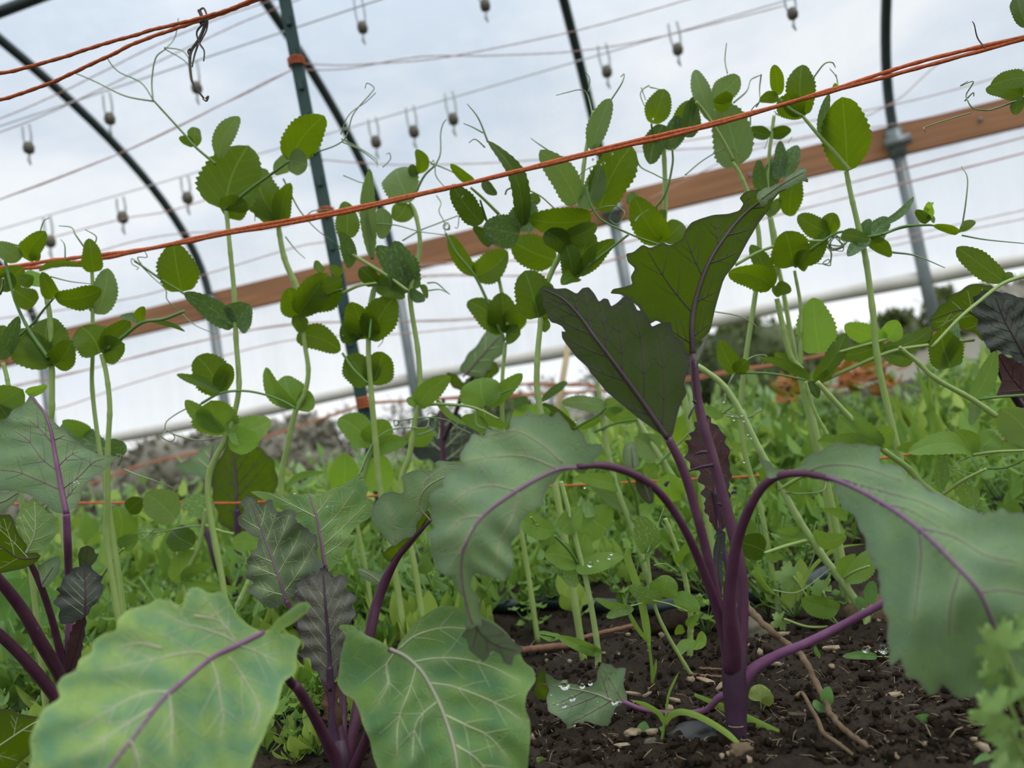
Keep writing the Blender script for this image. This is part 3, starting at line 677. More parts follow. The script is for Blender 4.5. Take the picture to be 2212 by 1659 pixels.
left_up = [(1443, 950), (1425, 936), (1402, 920), (1382, 906), (1355, 884), (1330, 863), (1308, 845), (1290, 822), (1276, 806), (1270, 794), (1254, 780), (1246, 773), (1232, 755), (1222, 742), (1214, 730), (1213, 715), (1222, 717), (1214, 705), (1202, 699), (1192, 697), (1183, 687), (1180, 672), (1172, 662), (1174, 645), (1164, 625), (1175, 618), (1202, 624), (1223, 622), (1246, 635), (1258, 622), (1272, 620), (1284, 634), (1294, 652), (1304, 644), (1314, 646), (1320, 662), (1332, 655), (1348, 640), (1362, 644), (1370, 658), (1376, 670), (1392, 672), (1402, 690), (1408, 706), (1425, 698), (1450, 695), (1453, 720), (1478, 740), (1480, 765), (1492, 775), (1484, 800), (1478, 828), (1484, 850), (1470, 872), (1462, 900), (1454, 938)]
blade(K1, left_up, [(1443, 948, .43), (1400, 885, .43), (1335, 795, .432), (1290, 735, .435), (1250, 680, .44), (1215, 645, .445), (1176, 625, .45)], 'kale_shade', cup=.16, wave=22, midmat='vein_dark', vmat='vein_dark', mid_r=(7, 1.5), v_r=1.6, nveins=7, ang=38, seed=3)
droop = [(1250, 1018), (1266, 1018), (1284, 996), (1300, 975), (1303, 958), (1290, 960), (1279, 962), (1270, 958), (1258, 936), (1246, 928), (1236, 930), (1226, 914), (1217, 900), (1204, 890), (1190, 901), (1173, 893), (1157, 897), (1141, 888), (1124, 900), (1103, 903), (1100, 925), (1088, 938), (1068, 930), (1054, 924), (1047, 942), (1030, 938), (1017, 939), (1012, 956), (996, 973), (994, 996), (1000, 1010), (985, 1012), (960, 1018), (958, 1036), (960, 1052), (942, 1055), (932, 1064), (926, 1083), (932, 1100), (930, 1120), (940, 1138), (926, 1148), (928, 1171), (934, 1199), (946, 1234), (974, 1246), (985, 1270), (1001, 1294), (1007, 1338), (1005, 1362), (1029, 1352), (1040, 1356), (1038, 1320), (1034, 1290), (1018, 1268), (1018, 1246), (1030, 1238), (1057, 1246), (1085, 1256), (1103, 1240), (1110, 1214), (1104, 1180), (1110, 1160), (1122, 1150), (1125, 1127), (1140, 1108), (1155, 1100), (1174, 1090), (1178, 1064), (1198, 1040), (1212, 1022), (1232, 1014)]
blade(K1, droop, [(1250, 1010, .365), (1205, 1014, .36), (1150, 1040, .352), (1090, 1078, .345), (1040, 1118, .34), (1010, 1165, .338), (996, 1215, .34), (1002, 1280, .345), (1020, 1348, .352)], 'kale_top', cup=.25, wave=45, teeth=1.6, midmat='purple_vein', vmat='vein_mauve', mid_r=(4.5, 1.2), v_r=1.8, seed=4, pleat=1.8,
      manual=[[(1205, 1013), (1130, 985), (1040, 990), (1000, 1000)], [(1215, 1000), (1170, 960), (1110, 930), (1040, 945)], [(1115, 1060), (1060, 1048), (1010, 1062), (965, 1095)], [(1045, 1115), (1000, 1120), (970, 1150)], [(1020, 1140), (1000, 1180), (970, 1230)], [(1120, 1060), (1110, 1110), (1080, 1170), (1070, 1230)]])
blade(K1, [(1005, 1362), (1010, 1345), (1040, 1335), (1073, 1353), (1089, 1365), (1117, 1393), (1130, 1397), (1124, 1413), (1111, 1415), (1105, 1438), (1089, 1433), (1081, 1413), (1061, 1405), (1056, 1418), (1045, 1430), (1033, 1421), (1013, 1405), (1008, 1381), (995, 1375)], [(1020, 1345, .352), (1045, 1375, .354), (1075, 1395, .357), (1115, 1405, .36)], 'kale_under', cup=.2, name='leaf_tip', mid_r=(1.6, .8), v_r=.8, nveins=3, midmat='vein_dark', vmat='vein_dark', grid=6, seed=5)
right_big = [(1800, 1042), (1760, 1034), (1720, 1028), (1685, 1030), (1660, 1032), (1648, 1012), (1639, 986), (1660, 996), (1676, 1014), (1716, 1018), (1750, 983), (1784, 966), (1811, 956), (1845, 960), (1882, 961), (1904, 968), (1898, 989), (1906, 1003), (1939, 1003), (1959, 1026), (1986, 1043), (2006, 1058), (2029, 1067), (2053, 1080), (2076, 1095), (2124, 1109), (2144, 1107), (2164, 1097), (2184, 1107), (2240, 1114), (2300, 1130), (2340, 1230), (2330, 1360), (2260, 1470), (2180, 1520), (2120, 1500), (2076, 1512), (2060, 1500), (2045, 1488), (2033, 1478), (2020, 1498), (2005, 1505), (1996, 1488), (1989, 1474), (1965, 1466), (1953, 1455), (1947, 1425), (1936, 1425), (1926, 1445), (1920, 1420), (1918, 1373), (1915, 1335), (1906, 1306), (1900, 1270), (1898, 1238), (1880, 1210), (1874, 1195), (1866, 1159), (1852, 1130), (1838, 1107), (1818, 1090), (1806, 1070)]
blade(K1, right_big, [(1690, 1026, .374), (1750, 1024, .365), (1810, 1038, .35), (1870, 1066, .335), (1940, 1108, .32), (2000, 1155, .305), (2060, 1215, .295), (2110, 1270, .29), (2135, 1320, .29), (2160, 1390, .295)], 'kale_top', cup=.22, wave=55, midmat='purple_vein', vmat='vein_purple', mid_r=(6, 3), v_r=1.4, seed=6, grid=9, teeth=2.2, pleat=1.6, nveins=5, branches=False,
      manual=[[(1820, 1036), (1900, 1060), (1990, 1085), (2060, 1120)], [(1740, 1020), (1790, 1005), (1860, 1010), (1950, 1040)], [(1985, 1140), (2060, 1160), (2130, 1200), (2200, 1215)], [(1985, 1150), (1990, 1200), (1983, 1270), (1975, 1330)], [(2072, 1240), (2055, 1300), (2050, 1370)], [(2115, 1280), (2170, 1275), (2240, 1290)], [(1900, 1090), (1960, 1100), (2030, 1140)]])
centre = [(1530, 897), (1540, 915), (1556, 925), (1560, 938), (1571, 945), (1566, 960), (1578, 975), (1574, 1000), (1580, 1030), (1574, 1050), (1578, 1080), (1570, 1100), (1572, 1130), (1560, 1150), (1540, 1140), (1532, 1120), (1520, 1100), (1524, 1080), (1514, 1065), (1522, 1050), (1508, 1038), (1512, 1020), (1492, 1012), (1488, 1000), (1478, 985), (1490, 970), (1478, 955), (1496, 945), (1488, 935), (1504, 925), (1500, 910), (1515, 908)]
blade(K1, centre, [(1552, 1145, .47), (1545, 1060, .472), (1535, 980, .476), (1530, 905, .482)], 'kale_wine', cup=-.25, wave=20, midmat='vein_red', vmat='vein_red', mid_r=(2.4, 1), v_r=1.0, nveins=6, grid=6, teeth=2.5, seed=7)
blade(K1, [(1556, 1145), (1568, 1150), (1566, 1180), (1560, 1210), (1562, 1250), (1558, 1300), (1548, 1270), (1542, 1230), (1540, 1190), (1548, 1160)], [(1560, 1290, .455), (1552, 1220, .458), (1560, 1152, .46)], 'kale_navy', cup=-.4, mid_r=(2, 1), v_r=.8, nveins=4, grid=5, midmat='vein_dark', vmat='vein_dark', seed=8)
low = [(1345, 1520), (1330, 1528), (1318, 1560), (1325, 1585), (1310, 1582), (1300, 1570), (1280, 1562), (1262, 1558), (1240, 1565), (1232, 1576), (1222, 1578), (1224, 1566), (1215, 1556), (1200, 1546), (1184, 1535), (1180, 1515), (1186, 1490), (1178, 1470), (1180, 1452), (1192, 1462), (1205, 1470), (1230, 1475), (1262, 1484), (1276, 1482), (1288, 1472), (1292, 1442), (1300, 1432), (1318, 1434), (1330, 1444), (1354, 1442), (1348, 1462), (1348, 1480), (1358, 1520)]
blade(K1, low, [(1358, 1520, .485), (1325, 1514, .488), (1290, 1500, .495), (1250, 1490, .505), (1190, 1480, .52)], 'kale_top', cup=-.12, wave=20, midmat='vein_mauve', vmat='vein_purple', mid_r=(3.2, .8), v_r=.9, nveins=4, grid=6, seed=9, teeth=1.0)
blade(K1, [(1182, 1450), (1170, 1444), (1160, 1455), (1158, 1480), (1150, 1500), (1165, 1512), (1184, 1510), (1186, 1490)], [(1186, 1480, .522), (1168, 1478, .53), (1155, 1490, .535)], 'kale_back', name='leaf_tip', mid_r=(1, .5), nveins=0, grid=5, seed=10)

# --- front kale (second)
kb2 = G(735, 1668)
K2 = root('kale_plant', kb2, 'broad kale plant at bottom centre-left with two huge pale leaves hanging toward the viewer', 'kale plant')
DK = .50
stalk('stem', K2, [(745, 1780, .49), (742, 1700, .5), (738, 1640, .5), (735, 1600, .505)], None, [22, 22, 18, 14], 'purple_dark', 20)
stalk('petiole', K2, [(738, 1670, .50), (715, 1620, .49), (680, 1550, .47), (645, 1490, .45), (625, 1470, .44), (590, 1400, .38), (568, 1366, .345)], None, [15, 13, 11, 11, 9, 8, 6], 'purple_stem')
stalk('petiole', K2, [(745, 1680, .50), (722, 1600, .505), (716, 1500, .51), (712, 1440, .51)], None, [14, 11, 9, 7], 'purple_dark')
stalk('petiole', K2, [(745, 1660, .505), (730, 1560, .52), (690, 1440, .53), (650, 1360, .53), (618, 1296, .53)], None, [12, 9, 7, 7, 6], 'purple_stem')
stalk('petiole', K2, [(745, 1660, .505), (765, 1570, .51), (780, 1480, .52), (799, 1370, .525), (812, 1310, .53), (828, 1265, .53), (856, 1208, .525), (890, 1165, .52), (934, 1120, .515)], None, [13, 12, 12, 12, 12, 11, 8, 5, 3], 'purple_stem')
stalk('petiole', K2, [(760, 1670, .50), (790, 1600, .47), (812, 1520, .44), (835, 1440, .41), (843, 1402, .395)], None, [13, 11, 10, 8, 6], 'purple_stem')
stalk('petiole', K2, [(740, 1650, .51), (740, 1500, .54), (720, 1350, .55), (702, 1222, .55)], None, [9, 8, 6, 5], 'purple_stem')
front_l = [(568, 1366), (585, 1356), (596, 1340), (622, 1320), (645, 1302), (664, 1300), (672, 1310), (660, 1326), (640, 1342), (618, 1354), (604, 1367), (620, 1369), (637, 1373), (651, 1385), (642, 1405), (640, 1425), (642, 1445), (630, 1460), (612, 1473), (606, 1500), (598, 1532), (580, 1560), (572, 1588), (556, 1620), (540, 1665), (500, 1760), (380, 1830), (200, 1830), (90, 1750), (60, 1670), (68, 1635), (64, 1596), (76, 1564), (95, 1530), (131, 1508), (122, 1480), (135, 1461), (165, 1449), (172, 1424), (199, 1409), (198, 1389), (222, 1369), (252, 1362), (254, 1338), (278, 1316), (318, 1306), (342, 1292), (369, 1298), (393, 1312), (399, 1290), (409, 1270), (429, 1268), (453, 1282), (480, 1278), (496, 1298), (512, 1330), (536, 1350)]
blade(K2, front_l, [(568, 1366, .345), (516, 1392, .33), (455, 1422, .315), (400, 1468, .30), (350, 1512, .29), (290, 1590, .275), (230, 1670, .265), (170, 1780, .258)], 'kale_front', cup=.10, wave=28, grid=12, midmat='purple_vein', vmat='vein_cream', mid_r=(7, 2.5), v_r=2.6, seed=11, pleat=2.0,
      manual=[[(455, 1422), (430, 1410), (390, 1412), (330, 1425), (270, 1440), (220, 1450)], [(455, 1425), (468, 1460), (476, 1510), (482, 1550), (475, 1600)], [(516, 1392), (480, 1372), (430, 1355), (390, 1345), (345, 1320)], [(365, 1495), (320, 1496), (270, 1515), (220, 1545), (160, 1580)], [(365, 1500), (372, 1560), (368, 1640)], [(516, 1394), (560, 1410), (600, 1430)], [(510, 1385), (480, 1345), (440, 1290)], [(282, 1600), (300, 1650), (300, 1720)], [(420, 1330), (470, 1340), (510, 1372)], [(330, 1530), (250, 1580), (160, 1640)], [(350, 1400), (300, 1390), (250, 1400)], [(495, 1420), (530, 1470), (560, 1530), (545, 1590)]])
front_m = [(843, 1402), (820, 1384), (795, 1374), (779, 1364), (755, 1349), (735, 1349), (731, 1356), (748, 1373), (743, 1389), (735, 1417), (732, 1449), (728, 1477), (743, 1500), (764, 1510), (776, 1536), (783, 1564), (798, 1596), (806, 1635), (820, 1670), (870, 1740), (960, 1790), (1060, 1780), (1125, 1730), (1140, 1660), (1143, 1620), (1146, 1588), (1145, 1556), (1134, 1530), (1137, 1500), (1158, 1470), (1153, 1445), (1132, 1430), (1118, 1397), (1090, 1362), (1060, 1338), (1020, 1325), (1000, 1316), (978, 1309), (954, 1308), (926, 1322), (898, 1342), (878, 1369), (862, 1390), (856, 1406)]
blade(K2, front_m, [(843, 1402, .395), (880, 1420, .39), (915, 1455, .38), (945, 1510, .37), (965, 1560, .362), (980, 1610, .355), (988, 1660, .35), (995, 1760, .345)], 'kale_mid', cup=.12, wave=24, grid=11, midmat='vein_mauve', vmat='vein_pale', mid_r=(5, 2.5), v_r=2.1, seed=12, pleat=1.8,
      manual=[[(893, 1430), (940, 1422), (1000, 1424), (1060, 1440), (1120, 1470)], [(925, 1475), (975, 1482), (1040, 1505), (1090, 1530), (1130, 1560)], [(963, 1545), (1010, 1568), (1055, 1590), (1100, 1640)], [(862, 1402), (900, 1372), (960, 1356), (1020, 1360)], [(850, 1412), (834, 1440), (838, 1480), (815, 1520)], [(900, 1440), (885, 1490), (860, 1560), (858, 1640)], [(945, 1515), (900, 1560), (890, 1640)], [(985, 1610), (1030, 1640), (1080, 1700)]])
upale = [(702, 1226), (690, 1215), (682, 1170), (650, 1130), (600, 1095), (560, 1075), (540, 1062), (556, 1060), (596, 1066), (636, 1068), (675, 1066), (715, 1058), (751, 1040), (779, 1024), (786, 1028), (787, 1044), (797, 1054), (790, 1075), (805, 1079), (806, 1095), (799, 1119), (771, 1135), (755, 1155), (769, 1157), (751, 1183), (735, 1210), (712, 1228)]
blade(K2, upale, [(702, 1224, .55), (693, 1165, .555), (682, 1110, .56), (668, 1068, .565)], 'kale_mid', cup=.1, wave=15, grid=8, midmat='purple_vein', vmat='vein_pale', mid_r=(3.5, 1.4), v_r=1.3, seed=13, manual=[[(690, 1150), (730, 1110), (765, 1060)], [(685, 1118), (640, 1095), (590, 1070)], [(684, 1110), (700, 1090), (715, 1070)], [(697, 1180), (740, 1140), (790, 1090)], [(700, 1200), (735, 1175), (750, 1160)]])
dleft = [(618, 1298), (600, 1310), (582, 1314), (564, 1302), (556, 1290), (536, 1284), (540, 1268), (548, 1260), (530, 1248), (536, 1226), (534, 1206), (545, 1194), (558, 1180), (556, 1162), (536, 1150), (518, 1138), (514, 1117), (528, 1103), (520, 1084), (530, 1070), (546, 1070), (554, 1082), (566, 1094), (574, 1080), (590, 1082), (594, 1100), (600, 1112), (616, 1098), (634, 1104), (640, 1116), (638, 1128), (655, 1136), (668, 1146), (684, 1158), (688, 1172), (683, 1190), (690, 1210), (700, 1224), (680, 1240), (667, 1250), (648, 1268), (630, 1290)]
blade(K2, dleft, [(618, 1298, .53), (600, 1240, .533), (582, 1190, .537), (563, 1140, .542), (540, 1080, .548)], 'kale_dark', cup=-.14, wave=18, grid=7, midmat='vein_purple', vmat='vein_pale', mid_r=(3, 1), v_r=1.0, nveins=5, seed=14, teeth=2.2, pleat=1.8)
purp = [(714, 1492), (700, 1473), (688, 1455), (676, 1445), (668, 1424), (650, 1418), (654, 1400), (656, 1381), (644, 1372), (646, 1357), (640, 1330), (650, 1318), (632, 1300), (640, 1280), (638, 1262), (652, 1256), (650, 1244), (668, 1248), (682, 1240), (690, 1230), (700, 1227), (712, 1234), (723, 1246), (743, 1240), (750, 1256), (747, 1270), (758, 1280), (770, 1296), (762, 1310), (768, 1330), (758, 1345), (752, 1368), (743, 1389), (740, 1410), (735, 1421), (730, 1445), (723, 1471)]
blade(K2, purp, [(714, 1492, .51), (711, 1400, .512), (704, 1320, .516), (698, 1240, .522)], 'kale_purple', cup=-.22, wave=14, grid=7, midmat='purple_dark', vmat='vein_mauve', mid_r=(6, 1.6), v_r=.7, nveins=7, ang=42, seed=15, teeth=2.8, pleat=1.6)
blade(K2, [(866, 1032), (874, 1024), (894, 1016), (930, 1017), (944, 1010), (939, 1000), (948, 994), (976, 998), (1004, 1004), (1020, 1030), (1000, 1060), (960, 1080), (934, 1088), (918, 1107), (900, 1131), (894, 1159), (874, 1163), (852, 1180), (843, 1176), (823, 1151), (803, 1123), (800, 1107), (811, 1085), (826, 1067), (847, 1061), (866, 1067), (876, 1058), (874, 1045)], [(930, 1125, .515), (905, 1090, .51), (925, 1050, .505), (990, 1015, .505)], 'kale_top', cup=.08, wave=12, grid=8, midmat='vein_mauve', vmat='vein_mauve', mid_r=(1.8, 1), v_r=1.0, seed=16, manual=[[(915, 1060), (918, 1040), (960, 1010)], [(855, 1170), (850, 1130), (835, 1090)]])
blade(K2, [(918, 1100), (926, 1104), (934, 1120), (905, 1160), (880, 1190), (858, 1212), (838, 1214), (825, 1197), (840, 1182), (870, 1166), (898, 1152), (900, 1128)], [(856, 1210, .525), (890, 1170, .52), (928, 1110, .515)], 'kale_back', cup=-.3, grid=6, name='leaf_fold', midmat='vein_dark', vmat='vein_pale', mid_r=(2, 1), v_r=.8, nveins=3, seed=17)
blade(K2, [(822, 1268), (812, 1262), (795, 1255), (778, 1245), (771, 1228), (785, 1226), (805, 1234), (822, 1236), (832, 1226), (840, 1222), (830, 1250)], [(826, 1262, .53), (800, 1242, .53), (776, 1230, .53)], 'kale_top', grid=6, name='leaflet', mid_r=(1.4, .6), v_r=.6, nveins=2, seed=18, midmat='vein_mauve')
blade(K2, [(708, 1478), (726, 1470), (735, 1490), (730, 1510), (738, 1530), (742, 1550), (735, 1570), (722, 1590), (712, 1570), (704, 1552), (694, 1550), (700, 1530), (692, 1515), (700, 1500)], [(722, 1590, .505), (720, 1530, .507), (716, 1480, .51)], 'crisp_brown', cup=-.3, wave=20, grid=5, teeth=3, mid_r=(1.5, .7), v_r=.8, nveins=6, midmat='vein_dark', vmat='vein_red', seed=19)

# --- left kale
K3 = root('kale_plant', G(140, 1560) * np.array([1, 1, 0]), 'kale plant at the left edge with bright purple stalks and one pale kite-shaped leaf', 'kale plant')
stalk('stem', K3, [(150, 1640, .60), (142, 1540, .60), (140, 1470, .60)], None, [16, 16, 15], 'purple_dark', 16)
kite = [(143, 1110), (119, 1107), (99, 1092), (79, 1079), (56, 1066), (24, 1060), (0, 1060), (-50, 1040), (-70, 980), (-30, 915), (0, 908), (17, 902), (27, 885), (51, 875), (60, 862), (66, 850), (76, 860), (95, 888), (125, 919), (152, 942), (182, 966), (216, 983), (248, 986), (256, 982), (250, 994), (238, 1002), (226, 1016), (199, 1032), (177, 1060), (173, 1083), (156, 1098)]
blade(K3, kite, [(144, 1110, .56), (130, 1040, .565), (119, 980, .57), (110, 930, .575), (95, 890, .58), (68, 856, .585)], 'kale_top', cup=.1, wave=14, grid=8, midmat='purple_bright', vmat='vein_purple', mid_r=(6, 1.5), v_r=1.2, seed=21, manual=[[(135, 1060), (90, 1040), (40, 1020), (0, 1015)], [(128, 1020), (90, 990), (60, 950), (30, 930)], [(137, 1055), (170, 1030), (200, 1000), (225, 990)], [(123, 1010), (150, 985), (170, 975)], [(115, 960), (90, 930), (60, 905)], [(118, 950), (130, 945), (140, 940)], [(140, 1080), (165, 1050)]])
stalk('petiole', K3, [(150, 1470, .60), (150, 1380, .60), (150, 1300, .60), (148, 1230, .59), (146, 1170, .567), (143, 1108, .56)], None, [10, 9, 8, 8, 8, 7], 'purple_bright')
blade(K3, [(-80, 1090), (0, 1112), (24, 1111), (40, 1155), (60, 1179), (52, 1195), (79, 1193), (89, 1201), (79, 1214), (52, 1228), (0, 1239), (-80, 1240)], [(80, 1205, .52), (40, 1205, .515), (0, 1180, .51), (-70, 1150, .5)], 'kale_back', cup=.15, grid=8, midmat='vein_dark', vmat='vein_pale', mid_r=(2, 1), v_r=.9, nveins=3, seed=22)
blade(K3, [(71, 1075), (83, 1083), (99, 1091), (97, 1102), (121, 1117), (125, 1147), (107, 1175), (80, 1199), (60, 1203), (56, 1175), (38, 1135), (32, 1123), (48, 1091)], [(55, 1200, .56), (75, 1150, .562), (75, 1085, .565)], 'kale_mid', cup=-.1, grid=7, midmat='vein_pale', vmat='vein_pale', mid_r=(1.8, .8), v_r=.9, nveins=4, seed=23, teeth=1)
blade(K3, [(-60, 1060), (0, 1065), (36, 1058), (44, 1068), (30, 1088), (0, 1108), (-60, 1100)], [(-60, 1080, .53), (0, 1085, .53), (38, 1065, .53)], 'kale_top', grid=7, mid_r=(1.5, .8), nveins=0, seed=27)
stalk('petiole', K3, [(145, 1480, .60), (128, 1400, .595), (110, 1330, .585), (88, 1265, .575), (70, 1225, .568), (56, 1200, .56)], None, [10, 8, 7, 7, 6, 4], 'purple_stem')
stalk('petiole', K3, [(145, 1500, .60), (125, 1450, .59), (90, 1390, .57), (50, 1320, .55), (0, 1255, .53), (-60, 1190, .51)], None, [12, 13, 13, 12, 11, 9], 'purple_stem')
stalk('petiole', K3, [(150, 1560, .60), (127, 1516, .59), (80, 1455, .57), (40, 1410, .555), (0, 1372, .54), (-70, 1320, .52)], None, [12, 12, 12, 11, 11, 10], 'purple_stem')
blade(K3, [(183, 1332), (151, 1349), (130, 1346), (125, 1336), (131, 1318), (118, 1306), (116, 1296), (130, 1284), (122, 1272), (134, 1262), (134, 1248), (147, 1242), (152, 1230), (168, 1226), (176, 1222), (190, 1220), (198, 1224), (207, 1238), (222, 1244), (218, 1258), (226, 1270), (218, 1284), (210, 1300), (199, 1308), (196, 1320)], [(183, 1334, .57), (184, 1285, .57), (182, 1225, .575)], 'kale_navy', cup=-.15, wave=12, grid=5, teeth=1.8, midmat='purple_stem', vmat='vein_mauve', mid_r=(2.2, 1), v_r=.7, nveins=5, seed=24)
blade(K3, [(172, 1228), (168, 1200), (174, 1183), (190, 1178), (202, 1184), (206, 1196), (214, 1196), (208, 1210), (198, 1222), (186, 1228)], [(182, 1226, .585), (190, 1185, .587)], 'kale_shade', grid=5, mid_r=(1.3, .6), nveins=2, v_r=.6, seed=25, midmat='vein_dark', vmat='vein_dark')
blade(K3, [(160, 1345), (186, 1325), (186, 1350), (180, 1385), (176, 1415), (165, 1440), (142, 1458), (142, 1420), (146, 1385)], [(146, 1455, .59), (165, 1400, .585), (180, 1335, .583)], 'kale_wine', cup=-.5, grid=5, wave=20, teeth=1.5, mid_r=(2, 1), nveins=6, v_r=.7, midmat='vein_dark', vmat='vein_dark', seed=26)
blade(K3, [(80, 1212), (84, 1222), (110, 1205), (128, 1200), (132, 1215), (126, 1240), (108, 1262), (92, 1270), (86, 1250)], [(90, 1262, .57), (115, 1225, .57)], 'kale_top', grid=5, name='leaflet', mid_r=(1.2, .6), nveins=2, v_r=.5, seed=28, midmat='vein_purple')

# --- right kale
K4 = root('kale_plant', G(2260, 1180) * np.array([1, 1, 0]), 'dark crinkled kale plant leaning in at the right edge above the peas', 'kale plant')
stalk('stem', K4, [(2330, 1250, .70), (2300, 1050, .70), (2250, 940, .70), (2200, 870, .69), (2165, 812, .68), (2140, 740, .67)], None, [12, 11, 9, 8, 7, 6], 'purple_dark')
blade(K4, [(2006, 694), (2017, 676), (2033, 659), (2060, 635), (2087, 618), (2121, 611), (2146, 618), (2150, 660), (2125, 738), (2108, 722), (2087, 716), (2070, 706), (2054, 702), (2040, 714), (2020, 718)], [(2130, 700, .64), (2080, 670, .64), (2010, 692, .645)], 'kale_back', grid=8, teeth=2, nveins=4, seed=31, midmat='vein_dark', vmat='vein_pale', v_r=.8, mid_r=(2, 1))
blade(K4, [(2104, 655), (2104, 640), (2116, 632), (2138, 626), (2160, 634), (2174, 628), (2195, 644), (2215, 640), (2250, 655), (2300, 700), (2290, 780), (2240, 800), (2212, 790), (2190, 775), (2175, 765), (2152, 759), (2135, 750), (2121, 736), (2116, 715), (2108, 702), (2112, 688), (2100, 675)], [(2230, 800, .62), (2195, 735, .62), (2170, 690, .625), (2150, 640, .63)], 'kale_navy', cup=-.15, wave=22, grid=7, teeth=3, nveins=6, seed=32, midmat='vein_dark', vmat='vein_dark', mid_r=(3, 1), v_r=1.2, pleat=2)
blade(K4, [(2155, 762), (2190, 775), (2230, 795), (2260, 850), (2225, 880), (2190, 850), (2160, 860), (2150, 856), (2165, 830), (2158, 800)], [(2240, 870, .66), (2190, 820, .66), (2160, 770, .66)], 'kale_wine', cup=-.2, grid=7, teeth=2, nveins=4, seed=33, midmat='vein_dark', vmat='vein_dark', mid_r=(2, 1))

# --- far kales behind the peas
K5 = root('kale_plant', G(500, 1330) * np.array([1, 1, 0]), 'blurred kale with a dark green translucent leaf standing behind the left pea stems', 'kale plant')
stalk('stem', K5, [(520, 1330, 1.02), (515, 1200, 1.02), (512, 1100, 1.02)], None, [8, 8, 7], 'purple_dark')
blade(K5, [(512, 1150), (480, 1140), (462, 1090), (455, 1040), (470, 990), (495, 955), (520, 950), (550, 960), (585, 985), (600, 1020), (598, 1060), (580, 1100), (560, 1130), (535, 1150)], [(513, 1155, 1.02), (511, 1080, 1.02), (508, 1020, 1.03), (500, 960, 1.04)], 'kale_back', grid=10, teeth=3, seed=41, midmat='vein_dark', vmat='vein_dark', mid_r=(5, 2), v_r=1)
blade(K5, [(450, 1040), (430, 1030), (385, 1020), (378, 1005), (420, 985), (445, 960), (470, 955), (470, 990), (462, 1020)], [(458, 1050, 1.05), (455, 1000, 1.05), (460, 960, 1.05)], 'kale_top', grid=9, teeth=2, seed=42, midmat='vein_purple', nveins=3)
stalk('petiole', K5, [(500, 1290, 1.02), (470, 1220, 1.0), (450, 1160, 1.0), (430, 1120, 1.0)], None, [9, 9, 7, 4], 'purple_dark')
K6 = root('kale_plant', G(950, 1200) * np.array([1, 1, 0]), 'blurred kale with one upright purple stalk standing behind the centre peas', 'kale plant')
stalk('stem', K6, [(955, 1240, 1.15), (958, 1100, 1.15), (958, 1000, 1.15), (955, 920, 1.15), (958, 860, 1.15)], None, [9, 8, 7, 6, 4], 'purple_stem')
blade(K6, [(990, 800), (1010, 765), (1035, 740), (1055, 705), (1075, 712), (1092, 735), (1088, 765), (1070, 775), (1055, 800), (1040, 815), (1010, 812)], [(1000, 815, 1.05), (1040, 770, 1.04), (1080, 725, 1.03)], 'kale_top', grid=8, teeth=1, seed=43, nveins=3, mid_r=(2, 1))
blade(K6, [(1000, 830), (1025, 800), (1050, 780), (1075, 782), (1080, 800), (1062, 815), (1075, 835), (1040, 850), (1000, 850), (970, 830), (965, 805), (985, 805)], [(1040, 850, 1.1), (1030, 820, 1.1), (1055, 785, 1.1)], 'kale_back', grid=8, teeth=2, seed=44, nveins=3, mid_r=(2, 1), midmat='vein_dark', vmat='vein_dark')
blade(K6, [(955, 1000), (900, 990), (870, 960), (890, 930), (930, 900), (960, 880), (1000, 900), (1030, 940), (1020, 980), (985, 1000)], [(957, 1010, 1.18), (957, 950, 1.18), (960, 890, 1.18)], 'kale_navy', grid=10, teeth=3, seed=45, nveins=4)
stalk('petiole', K6, [(958, 950, 1.15), (985, 890, 1.12), (1000, 850, 1.1), (1030, 800, 1.06)], None, [6, 5, 5, 4], 'purple_dark')
K7 = root('kale_plant', G(880, 1290) * np.array([1, 1, 0]), 'small blurred kale with a forked mauve stalk low behind the drooping leaf', 'kale plant')
stalk('stem', K7, [(930, 1290, .95), (925, 1220, .95), (930, 1165, .95)], None, [5, 5, 3], 'vein_mauve')
blade(K7, [(930, 1290), (895, 1275), (880, 1230), (900, 1190), (930, 1165), (955, 1180), (965, 1230), (955, 1275)], [(930, 1290, .96), (925, 1230, .96), (930, 1170, .97)], 'kale_dark', grid=9, seed=46, nveins=3)

